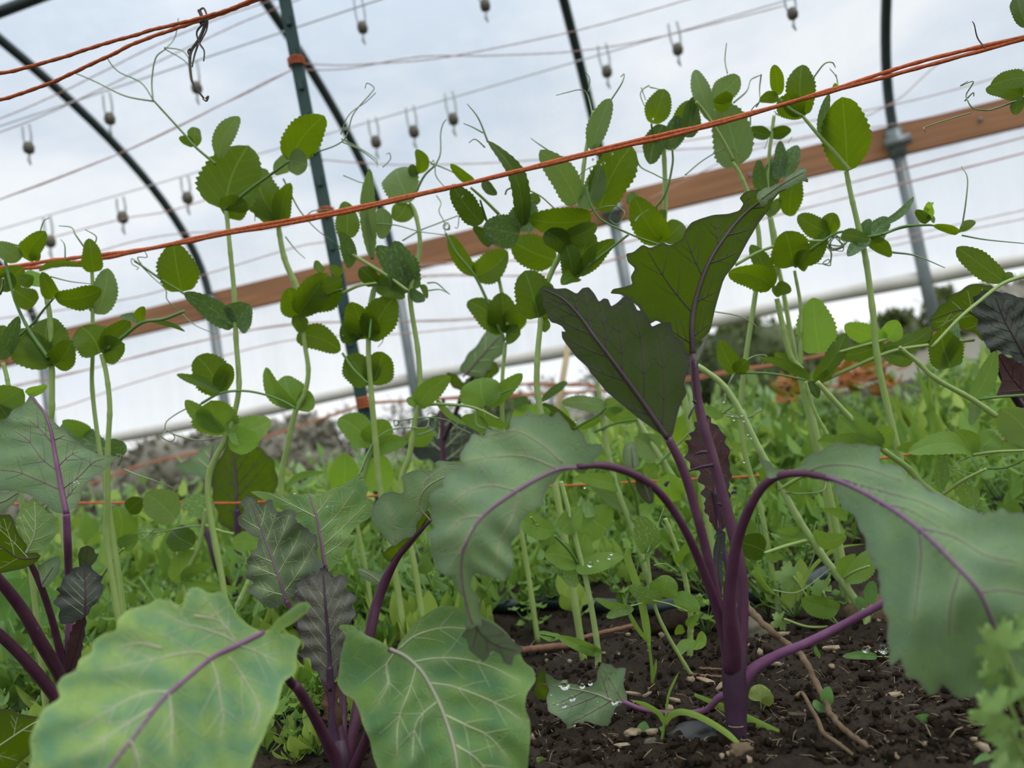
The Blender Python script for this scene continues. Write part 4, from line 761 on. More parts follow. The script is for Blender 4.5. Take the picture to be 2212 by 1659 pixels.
# ---------------------------------------------------------------- pea plants
FR = {'A': (0, 0, 2.962), 'B': (740, 0, 2.962), 'C': (1480, 0, 2.963), 'D': (0, 500, 2.962), 'E': (740, 500, 2.962), 'Q': (1480, 500, 2.963),
      'G': (0, 1000, 2.5176), 'H': (640, 1000, 2.5176), 'I': (1100, 1100, 2.968), 'J': (1600, 1000, 2.518), 'K': (1100, 700, 3.687), 'R': (1500, 700, 3.107), 'S': (600, 850, 3.403), 'T': (150, 900, 3.16), 'X': (0, 0, 1)}
def fx(f, pts):
    x0, y0, s = FR[f]; return [(x0 + p[0] / s, y0 + p[1] / s) + tuple(p[2:]) for p in pts]
def pleaf(parent, b, t, w, d, mat, name='leaf', rs=random, fold=None, kind='o', dt=None, d_b=None):
    B_ = P(b[0], b[1], d_b or d); ln_px = math.hypot(t[0] - b[0], t[1] - b[1]); ln = ln_px * d / F
    if dt is None: dt = rs.uniform(-.30, .30) * ln
    T_ = P(t[0], t[1], d + dt); ax = T_ - B_; L_ = np.linalg.norm(ax); ax /= L_
    view = P(b[0], b[1], 1) - CAM; view /= np.linalg.norm(view)
    wd = np.cross(view, ax); wd /= np.linalg.norm(wd); roll = rs.uniform(-.45, .45)
    nm = np.cross(ax, wd); wd = wd * cos(roll) + nm * sin(roll); nm = np.cross(ax, wd)
    if nm @ view > 0: nm = -nm
    hw = w * .56 * d / F / cos(roll)
    fold = rs.uniform(-.10, .28) if fold is None else fold
    arch = rs.uniform(-.05, .16); side = rs.uniform(-.10, .10); tw = rs.uniform(-.25, .25); sn = rs.uniform(0, 9)
    nu, nv = 26, 6; V = []; uv = []
    pk = rs.uniform(.36, .50)
    for i in range(nu + 1):
        u = i / nu
        e = math.log(.5) / math.log(pk); h = max(0.0, sin(pi * min(1, u) ** e)) ** .52
        h = max(h, .03)
        for j in range(-nv, nv + 1):
            v = j / nv
            hh = h * (1 + (.05 * (1 if i % 2 else -1) if abs(v) == 1 and .12 < u < .9 else 0)) * (1 + .05 * sin(u * 9 + sn + v))
            x = hh * v * hw
            z = fold * abs(x) + arch * L_ * sin(pi * u) + tw * x * (u - .3) + .06 * hw * sin(u * 11 + sn) * abs(v) ** 2
            V.append(B_ + ax * (u * L_ - abs(v) ** 2 * h * hw * .10 * (1 - u)) + wd * (x + side * L_ * sin(pi * u)) + nm * z)
            uv.append((u, .5 + .5 * v * h))
    n_ = 2 * nv + 1
    Fc = [(i * n_ + j, i * n_ + j + 1, (i + 1) * n_ + j + 1, (i + 1) * n_ + j) for i in range(nu) for j in range(n_ - 1)]
    o = mk(name, V, Fc, mat, parent); me = o.data
    uvl = me.uv_layers.new(name='UVMap'); li = np.empty(len(me.loops), int); me.loops.foreach_get('vertex_index', li)
    uvl.data.foreach_set('uv', np.array(uv)[li].ravel()); return o
PSEED = [0]
def pea(label, d, stems=(), leaves=(), stalks=(), tendrils=(), smat='stem', base=True, name='pea_plant', cat='pea plant', lname='leaf'):
    """stems: (frame, radius px, pts); leaves: (frame, bx, by, tx, ty, w, mat) in the frame's pixels; d = distance of the plant"""
    PSEED[0] += 1; rs = random.Random(PSEED[0] * 13)
    s0 = fx(stems[0][0], stems[0][2]); p0 = P(s0[0][0], s0[0][1], d); g = np.array([p0[0], p0[1], 0.0])
    if not base: g = p0
    r = root(name, g, label, cat, None)
    for i, st in enumerate(stems):
        pts = P3(fx(st[0], st[2]), d + (0 if i == 0 else rs.uniform(-.015, .015)))
        if i == 0 and base and p0[2] > .004: pts = [g - Z * .005, (g + p0) / 2 + rt * .002] + pts
        rr = st[1] * (1.25 if st[0] == 'X' else 1.3 / FR[st[0]][2] * 1.0) * d / F; n = 14 * len(pts)
        path = smooth_path(pts, n=n); k = len(path)
        rad = [rr * (1.0 - .35 * j / k) * (1 + .12 * max(0, 1 - abs((j % 14) - 7) / 2.0)) for j in range(k)]
        tube('stem', path, rad, st[3] if len(st) > 3 else smat, r, 10)
    for lf in leaves:
        (b, t) = fx(lf[0], [(lf[1], lf[2]), (lf[3], lf[4])]); sc = FR[lf[0]][2]
        dd = d + rs.uniform(-.02, .012)
        mt = lf[6] if len(lf) > 6 else 'g'
        if mt == 'g' and b[1] > 860: mt = 'l'  # low leaves take the copy with front light in its colour
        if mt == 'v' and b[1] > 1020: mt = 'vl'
        pleaf(r, b, t, lf[5] / sc, dd, mt, rs=rs, d_b=d + rs.uniform(-.004, .004), fold=(lf[7] if len(lf) > 7 else None), name=lname)
    for sk in stalks:
        pts = P3(fx(sk[0], sk[2]), [d, d - .02]); sk_r = sk[1] * (2.2 / FR[sk[0]][2] if sk[0] != 'X' else 1); tube('leaf_stalk', smooth_path(pts, n=24), [sk_r * d / F, sk_r * .7 * d / F], sk[3] if len(sk) > 3 else 'stem_dark', r, 7)
    for td in tendrils:
        pts = P3(fx(td[0], td[1]), d); tube('tendril', smooth_path([q + fw * rs.uniform(-.006, .006) for q in pts], n=12 * len(pts)), [(td[2] if len(td) > 2 else 1.6) * .85 * d / F, .9 * d / F], td[3] if len(td) > 3 else 'tendril', r, 6)
    return r
def coil(cx, cy, r, n=2.2, ph=0): return [(cx + r * (1 - .2 * k / n / 6.28) * cos(k + ph), cy + r * (1 - .25 * k / n / 6.28) * sin(k + ph)) for k in np.linspace(0, n * 6.28, int(n * 8))]

pea('tall pea plant left of centre whose long tendril climbs to the upper orange twines', .70,
    [('X', 5.5, [(449, 1057), (486, 950), (500, 915), (516, 838), (510, 736), (506, 635), (497, 540), (489, 456)]), ('A', 7, [(1380, 1050), (1250, 940), (1180, 860), (975, 635)], 'stem_dark')],
    [('A', 1440, 1345, 1590, 930, 330, 'g', .05), ('A', 1400, 1010, 1530, 745, 110, 'p'), ('A', 1240, 940, 1250, 815, 75), ('A', 1240, 930, 1145, 880, 55), ('A', 1850, 1030, 2075, 740, 200, 'g'), ('A', 1850, 1030, 1965, 1060, 150, 'p'), ('A', 1850, 1030, 1750, 1110, 90, 'p'),
     ('A', 1420, 1350, 1580, 1300, 150), ('D', 1165, 385, 1110, 75, 215), ('D', 1500, 610, 1180, 390, 130, 'v', .1), ('D', 1510, 600, 1600, 470, 170, 'v'), ('D', 1410, 1030, 1260, 800, 210), ('D', 1410, 1030, 1130, 915, 60), ('D', 1400, 1020, 1470, 850, 110),
     ('D', 1430, 1280, 1185, 1080, 100), ('D', 1440, 1300, 1350, 1080, 240), ('D', 1455, 1300, 1735, 1210, 170), ('D', 1470, 1310, 1660, 1340, 160, 'b')],
    [('A', 5, [(1440, 1340), (1600, 1210), (1740, 1110), (1850, 1030)]), ('D', 4, [(1290, 1100), (1410, 1035), (1560, 1020), (1700, 1045), (1820, 1090), (1890, 1130)]), ('D', 4, [(1500, 610), (1350, 520), (1165, 390), (1050, 320), (900, 215), (860, 190)])],
    [('X', [(330, 215), (270, 207), (200, 172), (160, 158), (151, 163)], 2.2), ('X', [(330, 215), (300, 175), (250, 150), (239, 132), (248, 127)], 2.0), ('X', [(330, 215), (324, 170), (336, 125), (360, 108), (372, 75), (388, 42)], 2.2), ('X', [(360, 108), (390, 112), (405, 120), (412, 135)], 1.6), ('X', [(360, 110), (395, 128), (410, 150)], 1.5),
     ('D', [(860, 190), (830, 170), (850, 210), (880, 230), (860, 240)], 1.6), ('D', [(900, 215), (890, 170), (930, 160), (935, 120)], 1.6), ('D', [(900, 210), (960, 290), (1060, 370), (1080, 440), (1150, 520), (1250, 600), (1400, 660)], 1.6), ('D', [(1430, 1310), (1280, 1335), (1110, 1295), (1060, 1275), (1045, 1310), (1075, 1345), (1105, 1320), (1090, 1280), (1060, 1290)], 2.2),
     ('D', [(1290, 1100), (1180, 1140), (1080, 1210), (1055, 1270)], 2.2), ('X', [(665, 331), (740, 304), (765, 250), (800, 205), (808, 190), (795, 183), (788, 190)], 2.0), ('X', [(740, 304), (780, 320), (812, 345), (818, 360)], 1.8), ('X', [(735, 290), (755, 250), (790, 215), (812, 200)], 1.6)])
pea('pea plant with two bare stem sections left of the green post, beside the long-tendril pea', .74,
    [('X', 5.5, [(608, 1062), (622, 960), (638, 890), (658, 850), (666, 800), (658, 740), (653, 680)]), ('X', 6, [(653, 670), (640, 620), (615, 560), (603, 500), (601, 470)])],
    [('D', 1890, 1130, 1700, 870, 100), ('D', 1900, 1130, 1820, 925, 170), ('D', 1930, 1150, 1960, 1010, 110), ('D', 1910, 530, 2100, 270, 180), ('D', 1920, 540, 1850, 360, 150), ('D', 1970, 490, 2192, 340, 190, 'd'), ('D', 1940, 640, 1880, 540, 90), ('D', 1900, 660, 2180, 760, 150),
     ('A', 1790, 1430, 1660, 1080, 210), ('A', 1800, 1430, 1860, 1170, 110), ('A', 1790, 1410, 1560, 1180, 100, 'd')],
    [('D', 5, [(1930, 500), (2000, 440), (2190, 370)])], [('A', [(1820, 1150), (1900, 1320), (1950, 1390), (2040, 1480), (2180, 1580)], 2.4, 'stem_dark'), ('A', [(1950, 1390), (2000, 1350), (2100, 1340)], 2), ('A', [(1820, 1510), (1880, 1590), (1960, 1659)], 2), ('A', [(1640, 1420), (1640, 1340)], 1.2)])
pea('dense pea plant under the lowest hanging sprinklers, right of the green post', .72,
    [('X', 6, [(822, 1060), (812, 960), (803, 860), (796, 760), (800, 660), (812, 610)]), ('B', 9, [(190, 1659), (160, 1400), (160, 1200)], 'p')],
    [('E', 170, 690, 330, 420, 200, 'g', .1), ('E', 150, 690, 60, 450, 190), ('E', 120, 680, 20, 560, 170, 'd'), ('E', 170, 980, 40, 790, 200), ('E', 185, 980, 255, 770, 180), ('E', 215, 335, 110, 235, 110, 'd'), ('E', 215, 340, 330, 260, 90, 'd'), ('E', 220, 350, 400, 425, 110, 'g'), ('E', 425, 385, 330, 60, 200, 'v', .2), ('E', 420, 380, 220, 90, 140, 'v'), ('E', 430, 390, 530, 440, 70, 'v'),
     ('B', 190, 1659, 175, 1080, 90, 'p'), ('B', 260, 1530, 240, 1330, 100, 'p'), ('X', 748, 515, 745, 435, 45, 'g'), ('X', 755, 580, 735, 500, 30, 'v'), ('D', 2060, 260, 2020, 185, 55), ('D', 2190, 270, 2110, 220, 60), ('D', 2050, 350, 2192, 300, 90, 'g')],
    [('E', 6, [(-20, 100), (100, 170), (280, 280), (420, 380)], 'stem'), ('E', 5, [(0, 395), (100, 350), (215, 330)], 'stem'), ('E', 4, [(215, 340), (190, 500), (170, 690)]), ('E', 4, [(0, 780), (70, 880), (160, 970)])],
    [('B', [(90, 1340), (150, 1420), (180, 1500)], 2.2), ('B', [(190, 1430), (350, 1450), (500, 1490), (660, 1500)], 1.8), ('B', [(0, 910), (110, 960), (200, 1020), (230, 1080)], 2.0), ('B', [(250, 1060), (300, 1010), (300, 980), (280, 990)], 1.6), ('B', [(10, 1130), (100, 1160), (140, 1180), (145, 1280)], 1.4), ('B', [(130, 1160), (120, 1280)], 1.2), ('E', [(0, 665), (90, 690), (200, 640), (250, 690), (230, 740)], 1.6)])
pea('slender pea plant with a big pale round leaf, right of the densest peas', .72,
    [('X', 5.5, [(866, 1062), (885, 980), (900, 890), (908, 850), (903, 760), (886, 640), (900, 580), (907, 520), (897, 460), (885, 440)])],
    [('B', 430, 1300, 340, 1080, 215, 'p', .05), ('B', 410, 1300, 330, 1410, 130, 'g'), ('B', 500, 1110, 475, 955, 80), ('B', 470, 1130, 440, 1050, 60, 'd'), ('E', 480, 1110, 690, 925, 130), ('E', 500, 1120, 410, 1070, 60), ('E', 850, 1115, 1060, 1250, 60), ('E', 910, 1120, 890, 935, 240), ('E', 930, 1120, 1150, 910, 100, 'g'), ('E', 600, 1080, 790, 1240, 40), ('E', 930, 1270, 760, 1190, 90), ('E', 500, 340, 540, 430, 40)],
    [('E', 5, [(490, 1105), (700, 1108), (850, 1130), (1000, 1200)], 'stem'), ('E', 3, [(900, 1130), (1000, 1050), (1080, 1010)]), ('B', 4, [(460, 1250), (520, 1130), (590, 1060)], 'tendril')],
    [('B', [(590, 1060), (625, 980), (625, 850), (640, 790), (665, 770)], 2.4), ('B', [(590, 1060), (600, 1130), (660, 1200)], 2), ('B', [(590, 1060), (700, 1100), (830, 1170)], 2), ('B', [(590, 1060), (580, 1020), (560, 1040)], 2), ('B', [(590, 1060), (520, 1010)], 2), ('S', [(880, 210), (920, 195), (1100, 175), (1250, 200), (1330, 250), (1420, 290)], 2.2), ('S', coil(870, 215, 22)), ('S', [(600, 600), (690, 380), (800, 280), (950, 250), (1090, 250), (1115, 180), (1170, 160), (1130, 140), (1100, 160)], 2.2), ('S', [(1020, 310), (1150, 260), (1160, 190), (1185, 250), (1180, 330), (1150, 300)], 2), ('S', [(1530, 260), (1460, 220), (1465, 100), (1490, 40), (1520, 150), (1530, 260)], 2.4), ('E', [(540, 325), (600, 330), (650, 370), (685, 400)], 2.2), ('E', [(545, 375), (620, 370), (680, 400)], 2)])
pea('pea plant with a dark stalk and round leaves above the small folded kale leaf', .76,
    [('X', 5, [(1090, 960), (1085, 830), (1092, 740)]), ('E', 9, [(1040, 700), (950, 500), (850, 290), (730, 140), (660, 10)], 'stem_dark'), ('E', 12, [(1060, 600), (1020, 400), (990, 250)])],
    [('E', 1030, 640, 800, 445, 160), ('E', 1030, 650, 1020, 390, 190), ('E', 1040, 650, 1140, 480, 140, 'g'), ('E', 850, 285, 680, 20, 100), ('E', 850, 285, 1060, 130, 170), ('E', 1360, 185, 1080, 60, 200), ('E', 1050, 640, 1140, 660, 120)],
    [], [('B', [(600, 1250), (630, 1300), (620, 1360), (650, 1420), (655, 1490)], 1.6), ('B', coil(665, 1450, 22)), ('B', [(380, 1535), (500, 1480), (600, 1430), (720, 1380), (745, 1390), (735, 1450), (720, 1460)], 2.0)])
pea('tallest leafy pea plant at the centre, its tip beside the middle steel hoop', .66,
    [('X', 6.5, [(1166, 880), (1160, 790), (1168, 690), (1166, 660)]), ('X', 5, [(1166, 660), (1190, 590), (1230, 510), (1252, 440), (1262, 350), (1282, 240)]), ('B', 6, [(1560, 1200), (1580, 1290), (1650, 1400), (1800, 1480), (1950, 1540), (2150, 1600)], 'stem_dark'), ('E', 8, [(1280, 420), (1360, 230), (1450, 80), (1500, -60)], 'stem_dark')],
    [('E', 1255, 550, 1165, 250, 220), ('E', 1290, 560, 1330, 330, 120), ('E', 1260, 580, 1330, 600, 90), ('B', 1150, 1460, 930, 900, 110, 'd', .3), ('B', 1130, 1500, 900, 1450, 190, 'v'), ('B', 1130, 1480, 1200, 1270, 170, 'v'), ('B', 1500, 1300, 1265, 960, 160, 'p'), ('B', 1590, 1400, 1190, 1400, 170, 'g', .05), ('B', 1640, 1350, 1850, 930, 240, 'g', .05), ('B', 1530, 1340, 1650, 1060, 130, 'p'), ('B', 1590, 960, 1710, 630, 120, 'p'), ('B', 1590, 950, 1670, 970, 70, 'd'),
     ('E', 1500, 290, 1600, 10, 170), ('E', 1480, 310, 1420, 60, 130), ('E', 1510, 280, 1740, 50, 110), ('E', 1500, 290, 1400, 340, 90), ('B', 1300, 1480, 1450, 1620, 130, 'd'), ('B', 1420, 1530, 1630, 1440, 120), ('B', 890, 1430, 700, 1180, 140, 'd'), ('B', 840, 1170, 690, 1050, 60), ('B', 985, 1250, 900, 1150, 60, 'd'), ('B', 950, 1570, 835, 1450, 70, 'd'), ('B', 1260, 1300, 1200, 1240, 60)],
    [('E', 5, [(1500, 280), (1650, 160), (1830, 20)], 'stem_dark'), ('B', 5, [(1000, 1370), (900, 1270), (820, 1200)], 'stem'), ('B', 4, [(920, 1410), (880, 1280)])],
    [('B', [(1040, 1250), (1060, 1215), (1140, 1205), (1260, 1260), (1380, 1350), (1500, 1365), (1700, 1325), (1780, 1330), (1805, 1370), (1760, 1430), (1710, 1400), (1720, 1360)], 2.4), ('B', [(1870, 975), (1910, 1050), (1980, 1120), (2080, 1155), (2192, 1120)], 2.2), ('B', [(1700, 1060), (1690, 1180), (1610, 1260), (1510, 1200), (1510, 1130), (1580, 1080), (1690, 1050)], 2.0), ('B', [(1580, 1080), (1600, 1180), (1680, 1230)], 1.8), ('B', [(930, 900), (870, 760), (800, 680)], 3), ('B', [(900, 850), (830, 820), (775, 800)], 2), ('B', [(910, 930), (850, 890), (805, 900)], 2),
     ('B', [(1600, 760), (1570, 600), (1520, 580), (1430, 590), (1365, 625)], 2), ('B', [(1570, 600), (1580, 520), (1560, 460)], 1.6), ('B', [(1715, 640), (1780, 550), (1800, 480), (1785, 475)], 2.2), ('B', [(1330, 970), (1250, 920), (1205, 870)], 2), ('B', [(1620, 740), (1690, 650)], 1.6), ('B', [(1870, 1420), (1900, 1380), (1960, 1340)], 2)])
pea('pea plant whose tip leaf stands above the twine left of the tall kale leaf', .70,
    [('X', 5.5, [(1430, 620), (1432, 520), (1437, 440), (1434, 330), (1428, 300)])],
    [('B', 1980, 790, 2060, 570, 150, 'g', .05), ('B', 2050, 800, 1965, 1050, 130, 'd'), ('B', 2080, 960, 2150, 740, 120, 'v'), ('B', 2150, 870, 2240, 640, 110, 'g'), ('B', 2050, 1550, 1870, 1260, 190, 'g', .05), ('B', 2060, 1550, 2180, 1430, 140), ('B', 1880, 1480, 2010, 1330, 110, 'd'), ('B', 2000, 1530, 2060, 1340, 120, 'g'), ('B', 1950, 1410, 2010, 1380, 40, 'b'), ('B', 1900, 1250, 1830, 1310, 100, 'g')],
    [('B', 4, [(2050, 960), (1990, 870), (1975, 790)]), ('B', 4, [(1950, 1380), (2060, 1250), (2110, 1060), (2110, 950)])], [('B', [(1960, 550), (1920, 580), (1900, 620), (1930, 680)], 2), ('B', [(1970, 545), (2040, 570)], 1.8), ('B', [(1910, 560), (1940, 640)], 1.4), ('B', [(1930, 1400), (1970, 1440), (1950, 1450)], 4, 'stem_light')])
pea('pea plant with a long pale leaf over the twine above the tall kale leaf', .68,
    [('X', 5, [(1600, 900), (1640, 560), (1622, 440), (1600, 380), (1582, 350)])],
    [('C', 340, 1060, 220, 660, 230, 'p', .1), ('C', 170, 770, 60, 450, 100, 'p'), ('C', 180, 640, 350, 490, 140, 'p'), ('C', 180, 640, 300, 660, 110, 'g'), ('C', 10, 880, 60, 620, 110, 'd')],
    [('C', 6, [(310, 1030), (230, 880), (140, 740), (70, 650)], 'stem')], [('C', [(262, 480), (258, 380), (255, 290)], 1.8), ('C', [(300, 670), (380, 600), (430, 500), (475, 490)], 2.4), ('C', [(475, 490), (480, 560), (485, 620)], 2), ('C', [(475, 480), (440, 500)], 1.6), ('C', [(0, 1120), (120, 1020), (240, 960), (320, 945), (350, 980)], 1.8)])
pea('long-stemmed pea plant with two big oval leaves on the twine at upper right', .64,
    [('X', 6, [(1900, 800), (1885, 670), (1870, 560), (1852, 480), (1838, 420), (1828, 370)]), ('C', 11, [(1050, 1090), (960, 980), (850, 860), (750, 740)], 'stem')],
    [('C', 1040, 1095, 1005, 620, 255, 'g', .03), ('C', 930, 960, 920, 600, 70, 'v'), ('C', 760, 740, 750, 415, 160, 'g'), ('C', 600, 610, 570, 415, 80), ('C', 600, 630, 475, 640, 70), ('C', 600, 630, 770, 740, 100), ('C', 740, 740, 640, 600, 110, 'g'), ('C', 950, 590, 960, 530, 40), ('C', 1150, 1520, 1320, 1640, 80, 'g'), ('C', 1000, 1500, 1180, 1540, 80, 'g'), ('C', 1180, 1540, 1300, 1390, 120, 'v'), ('C', 1230, 1450, 1465, 1260, 45, 'v'), ('C', 1160, 1500, 1040, 1640, 90, 'v'), ('C', 1150, 1510, 1180, 1400, 70, 'v')],
    [('C', 5, [(1150, 1520), (1260, 1500), (1400, 1450), (1560, 1440)]), ('C', 4, [(610, 640), (680, 700), (750, 740)])], [('C', [(830, 490), (880, 420), (940, 400), (968, 415), (965, 430)], 2.2), ('C', [(960, 570), (990, 520), (980, 470), (930, 435)], 2), ('C', [(1000, 560), (985, 460)], 1.8), ('C', [(450, 690), (500, 620), (590, 630)], 2), ('C', [(430, 790), (430, 700), (470, 660)], 2)])
pea('thin pea plant with a tiny two-leaf tip beneath the twine at upper right', .72,
    [('X', 4.5, [(1720, 780), (1690, 620), (1670, 520), (1658, 420), (1660, 350), (1672, 250)])],
    [('C', 545, 865, 415, 820, 75, 'd'), ('C', 550, 865, 680, 830, 75, 'd'), ('C', 500, 1230, 470, 1020, 80, 'v'), ('C', 530, 1200, 600, 1010, 110, 'v'), ('C', 590, 1150, 610, 900, 80, 'v'), ('C', 600, 1130, 720, 930, 120, 'v'), ('C', 670, 1385, 720, 1110, 130, 'g'), ('C', 520, 1380, 610, 1270, 70)],
    [], [('C', [(570, 740), (620, 730), (630, 690)], 1.6), ('C', [(590, 750), (560, 720)], 1.4), ('C', [(500, 960), (540, 880)], 1.2), ('C', [(650, 920), (680, 880)], 1.4)])
pea('leafy pea plant right of the tall kale leaf, with a knot of tendrils', .66,
    [('X', 6.5, [(1745, 860), (1730, 800), (1708, 770), (1690, 700), (1678, 645)]), ('Q', 11, [(740, 860), (740, 500), (700, 250)]), ('X', 6, [(1665, 620), (1680, 560), (1665, 470)])],
    [('Q', 690, 225, 640, 0, 220, 'g', .03), ('Q', 720, 215, 900, 0, 110), ('Q', 720, 230, 780, 120, 110), ('Q', 565, 350, 420, 85, 100), ('Q', 560, 350, 280, 260, 150, 'g'), ('Q', 580, 360, 680, 380, 80), ('Q', 570, 350, 600, 420, 60), ('C', 930, 1500, 720, 1380, 120, 'g'), ('C', 920, 1500, 950, 1360, 110, 'g'), ('Q', 860, 780, 820, 425, 210, 'b', .03), ('Q', 830, 960, 1030, 650, 100, 'g'),
     ('Q', 1290, 690, 1020, 600, 120, 'b'), ('Q', 1290, 690, 1360, 570, 120, 'b'), ('Q', 1260, 755, 1590, 615, 110, 'g'), ('Q', 1270, 710, 980, 790, 130, 'g'), ('Q', 1260, 770, 1460, 830, 110, 'g'), ('Q', 800, 940, 480, 810, 60, 'g'), ('Q', 740, 880, 570, 780, 70), ('Q', 800, 960, 850, 1070, 60, 'd'), ('Q', 325, 905, 220, 695, 110, 'g'), ('Q', 325, 905, 390, 820, 90), ('Q', 960, 900, 830, 960, 60)],
    [('Q', 6, [(850, 970), (1050, 880), (1300, 775), (1500, 735), (1850, 695)], 'stem'), ('Q', 5, [(700, 230), (800, 120), (950, 20), (1010, 0)]), ('Q', 5, [(1290, 690), (1100, 740), (990, 770)], 'stem'), ('Q', 4, [(325, 905), (550, 910), (770, 950)]), ('Q', 5, [(320, 215), (500, 120), (700, 65), (880, 60)], 'stem')],
    [('Q', [(880, 60), (900, 20), (960, 30), (1020, 50), (1030, 80), (960, 95), (900, 60), (930, 40), (1000, 90), (1020, 120), (950, 110), (920, 70)], 2.2), ('Q', [(900, 70), (930, 130), (945, 190), (920, 220), (880, 205), (925, 175), (900, 210), (840, 210), (835, 180)], 2.2), ('Q', coil(970, 70, 45, 2.6), 2.0), ('Q', [(325, 905), (400, 820), (480, 790), (520, 800), (490, 850)], 2), ('Q', [(325, 905), (280, 1000), (250, 1100)], 2), ('Q', [(270, 1180), (400, 1195), (470, 1150), (490, 1130), (465, 1130)], 2.2), ('Q', [(200, 510), (350, 540), (440, 600), (475, 650)], 1.8)])
pea('pea vine trailing diagonally with a thick pale stem behind the tall kale stalk', .62,
    [('X', 7.5, [(1862, 1318), (1822, 1260), (1780, 1205), (1730, 1130), (1680, 1040), (1640, 970), (1600, 890), (1560, 830), (1507, 790)], 'stem_light')],
    [('J', 370, 412, 195, 370, 50), ('J', 370, 415, 200, 430, 70), ('J', 400, 400, 575, 400, 90), ('J', 540, 635, 625, 495, 50), ('J', 130, 480, -20, 430, 130, 'd'), ('J', 130, 480, 235, 510, 50), ('J', 205, 150, 300, 40, 90), ('J', 200, 140, 120, 20, 120), ('J', 580, 310, 440, 255, 40), ('Q', 240, 1190, 100, 1120, 60), ('J', 560, 640, 720, 480, 110), ('J', 530, 800, 330, 740, 110, 'g')],
    [('J', 5, [(205, 145), (330, 75), (420, 40)], 'stem'), ('J', 5, [(380, 415), (250, 450), (130, 490)], 'stem'), ('J', 4, [(545, 635), (620, 590), (700, 560)], 'stem')], [('J', [(240, 155), (330, 170), (430, 150), (480, 110)], 2), ('J', [(170, 690), (300, 690), (480, 570)], 2.2), ('J', [(90, 270), (130, 360), (230, 420), (400, 440)], 1.6), ('J', [(430, 420), (400, 520), (350, 640)], 2)])
pea('pea vine sloping down the right side to a heart-shaped leaf pair above the orange twine', .58,
    [('X', 6.5, [(2170, 1160), (2010, 1060), (1960, 1010), (1900, 965), (1830, 895), (1765, 825)], 'stem'), ('Q', 14, [(1990, 1180), (1830, 1070), (1600, 940), (1480, 830), (1370, 740)]), ('Q', 10, [(910, 1300), (830, 1150), (770, 960)])],
    [('Q', 1250, 1385, 980, 1190, 190, 'g', .05), ('Q', 1240, 1360, 1330, 1260, 120), ('Q', 1160, 1350, 845, 1340, 140), ('Q', 1840, 1425, 1420, 1420, 130, 'g'), ('Q', 1560, 1400, 1350, 1390, 70), ('Q', 1835, 1425, 1730, 1270, 140), ('Q', 1845, 1425, 2010, 1280, 130), ('Q', 2230, 1390, 2020, 1130, 230, 'p', .05), ('Q', 1850, 1070, 1985, 765, 100), ('Q', 1855, 1090, 1830, 1240, 60, 'p'), ('Q', 2040, 320, 1740, 100, 130, 'g'), ('Q', 2040, 325, 2080, 260, 60), ('Q', 2169, 1390, 1880, 1400, 80), ('Q', 1650, 1650, 1630, 1410, 50, 'v'), ('R', 1670, 1140, 1660, 860, 50, 'v'), ('Q', 1640, 870, 1740, 560, 60, 'v'), ('R', 1880, 1210, 1750, 1070, 110, 'v'), ('Q', 1700, 870, 1640, 620, 180, 'g')],
    [('Q', 6, [(2230, 270), (2040, 330), (1880, 450), (1750, 560), (1580, 740)], 'stem'), ('Q', 5, [(1870, 1075), (2000, 1060), (2200, 1045)], 'stem_dark'), ('Q', 5, [(1840, 1430), (1990, 1410), (2200, 1400)], 'stem'), ('R', 6, [(1670, 1140), (1800, 1050), (1960, 970)], 'stem'), ('R', 4, [(1960, 970), (2100, 960), (2230, 900)])],
    [('R', [(1890, 890), (1800, 930), (1750, 960), (1650, 955), (1760, 1000), (1830, 1080), (1860, 1180), (1895, 1240)], 2), ('R', [(1960, 970), (1870, 1000), (1770, 980)], 1.8), ('C', [(1770, 1460), (1770, 1300), (1785, 1150), (1778, 1060)], 2.2), ('C', [(1790, 1500), (1950, 1530), (2240, 1560)], 2.4), ('C', [(1340, 1610), (1500, 1630), (1640, 1720)], 3)])
pea('small pea shoot with nodding tip reaching right of the steel hoop leg below the board', .63,
    [('C', 6, [(1260, 1500), (1400, 1455), (1560, 1440), (1680, 1470), (1760, 1485)], 'stem_dark')],
    [('C', 1760, 1480, 1855, 1415, 55), ('C', 1750, 1490, 1590, 1440, 50), ('C', 1560, 1420, 1475, 1345, 60, 'd'), ('C', 1560, 1400, 1560, 1290, 55, 'b'), ('C', 1570, 1410, 1600, 1400, 50), ('C', 1560, 1330, 1590, 1295, 30, 'b')], base=False)
pea('pea leaves entering at the right edge under the twine, on the wooden board', .50,
    [('C', 12, [(2420, 900), (2330, 600), (2270, 350), (2220, 200)], 'stem'), ('C', 7, [(2330, 600), (2250, 590), (2160, 625)], 'stem')],
    [('C', 2200, 500, 1955, 550, 110, 'g', .1), ('C', 2160, 620, 1925, 565, 100), ('C', 2165, 625, 2110, 735, 70), ('C', 2180, 620, 2260, 520, 110), ('C', 2190, 180, 2125, -30, 90, 'd')], [],
    [('C', [(2160, 625), (1990, 690), (1880, 725), (1810, 710), (1785, 660), (1805, 600), (1810, 545), (1795, 528), (1780, 540)], 2.6), ('C', [(1800, 640), (1825, 605), (1835, 625)], 2), ('C', [(1830, 720), (1700, 760), (1560, 800), (1535, 820), (1550, 840)], 1.8), ('C', [(1930, 300), (1900, 220), (1850, 160), (1840, 135)], 2, 'dry')])
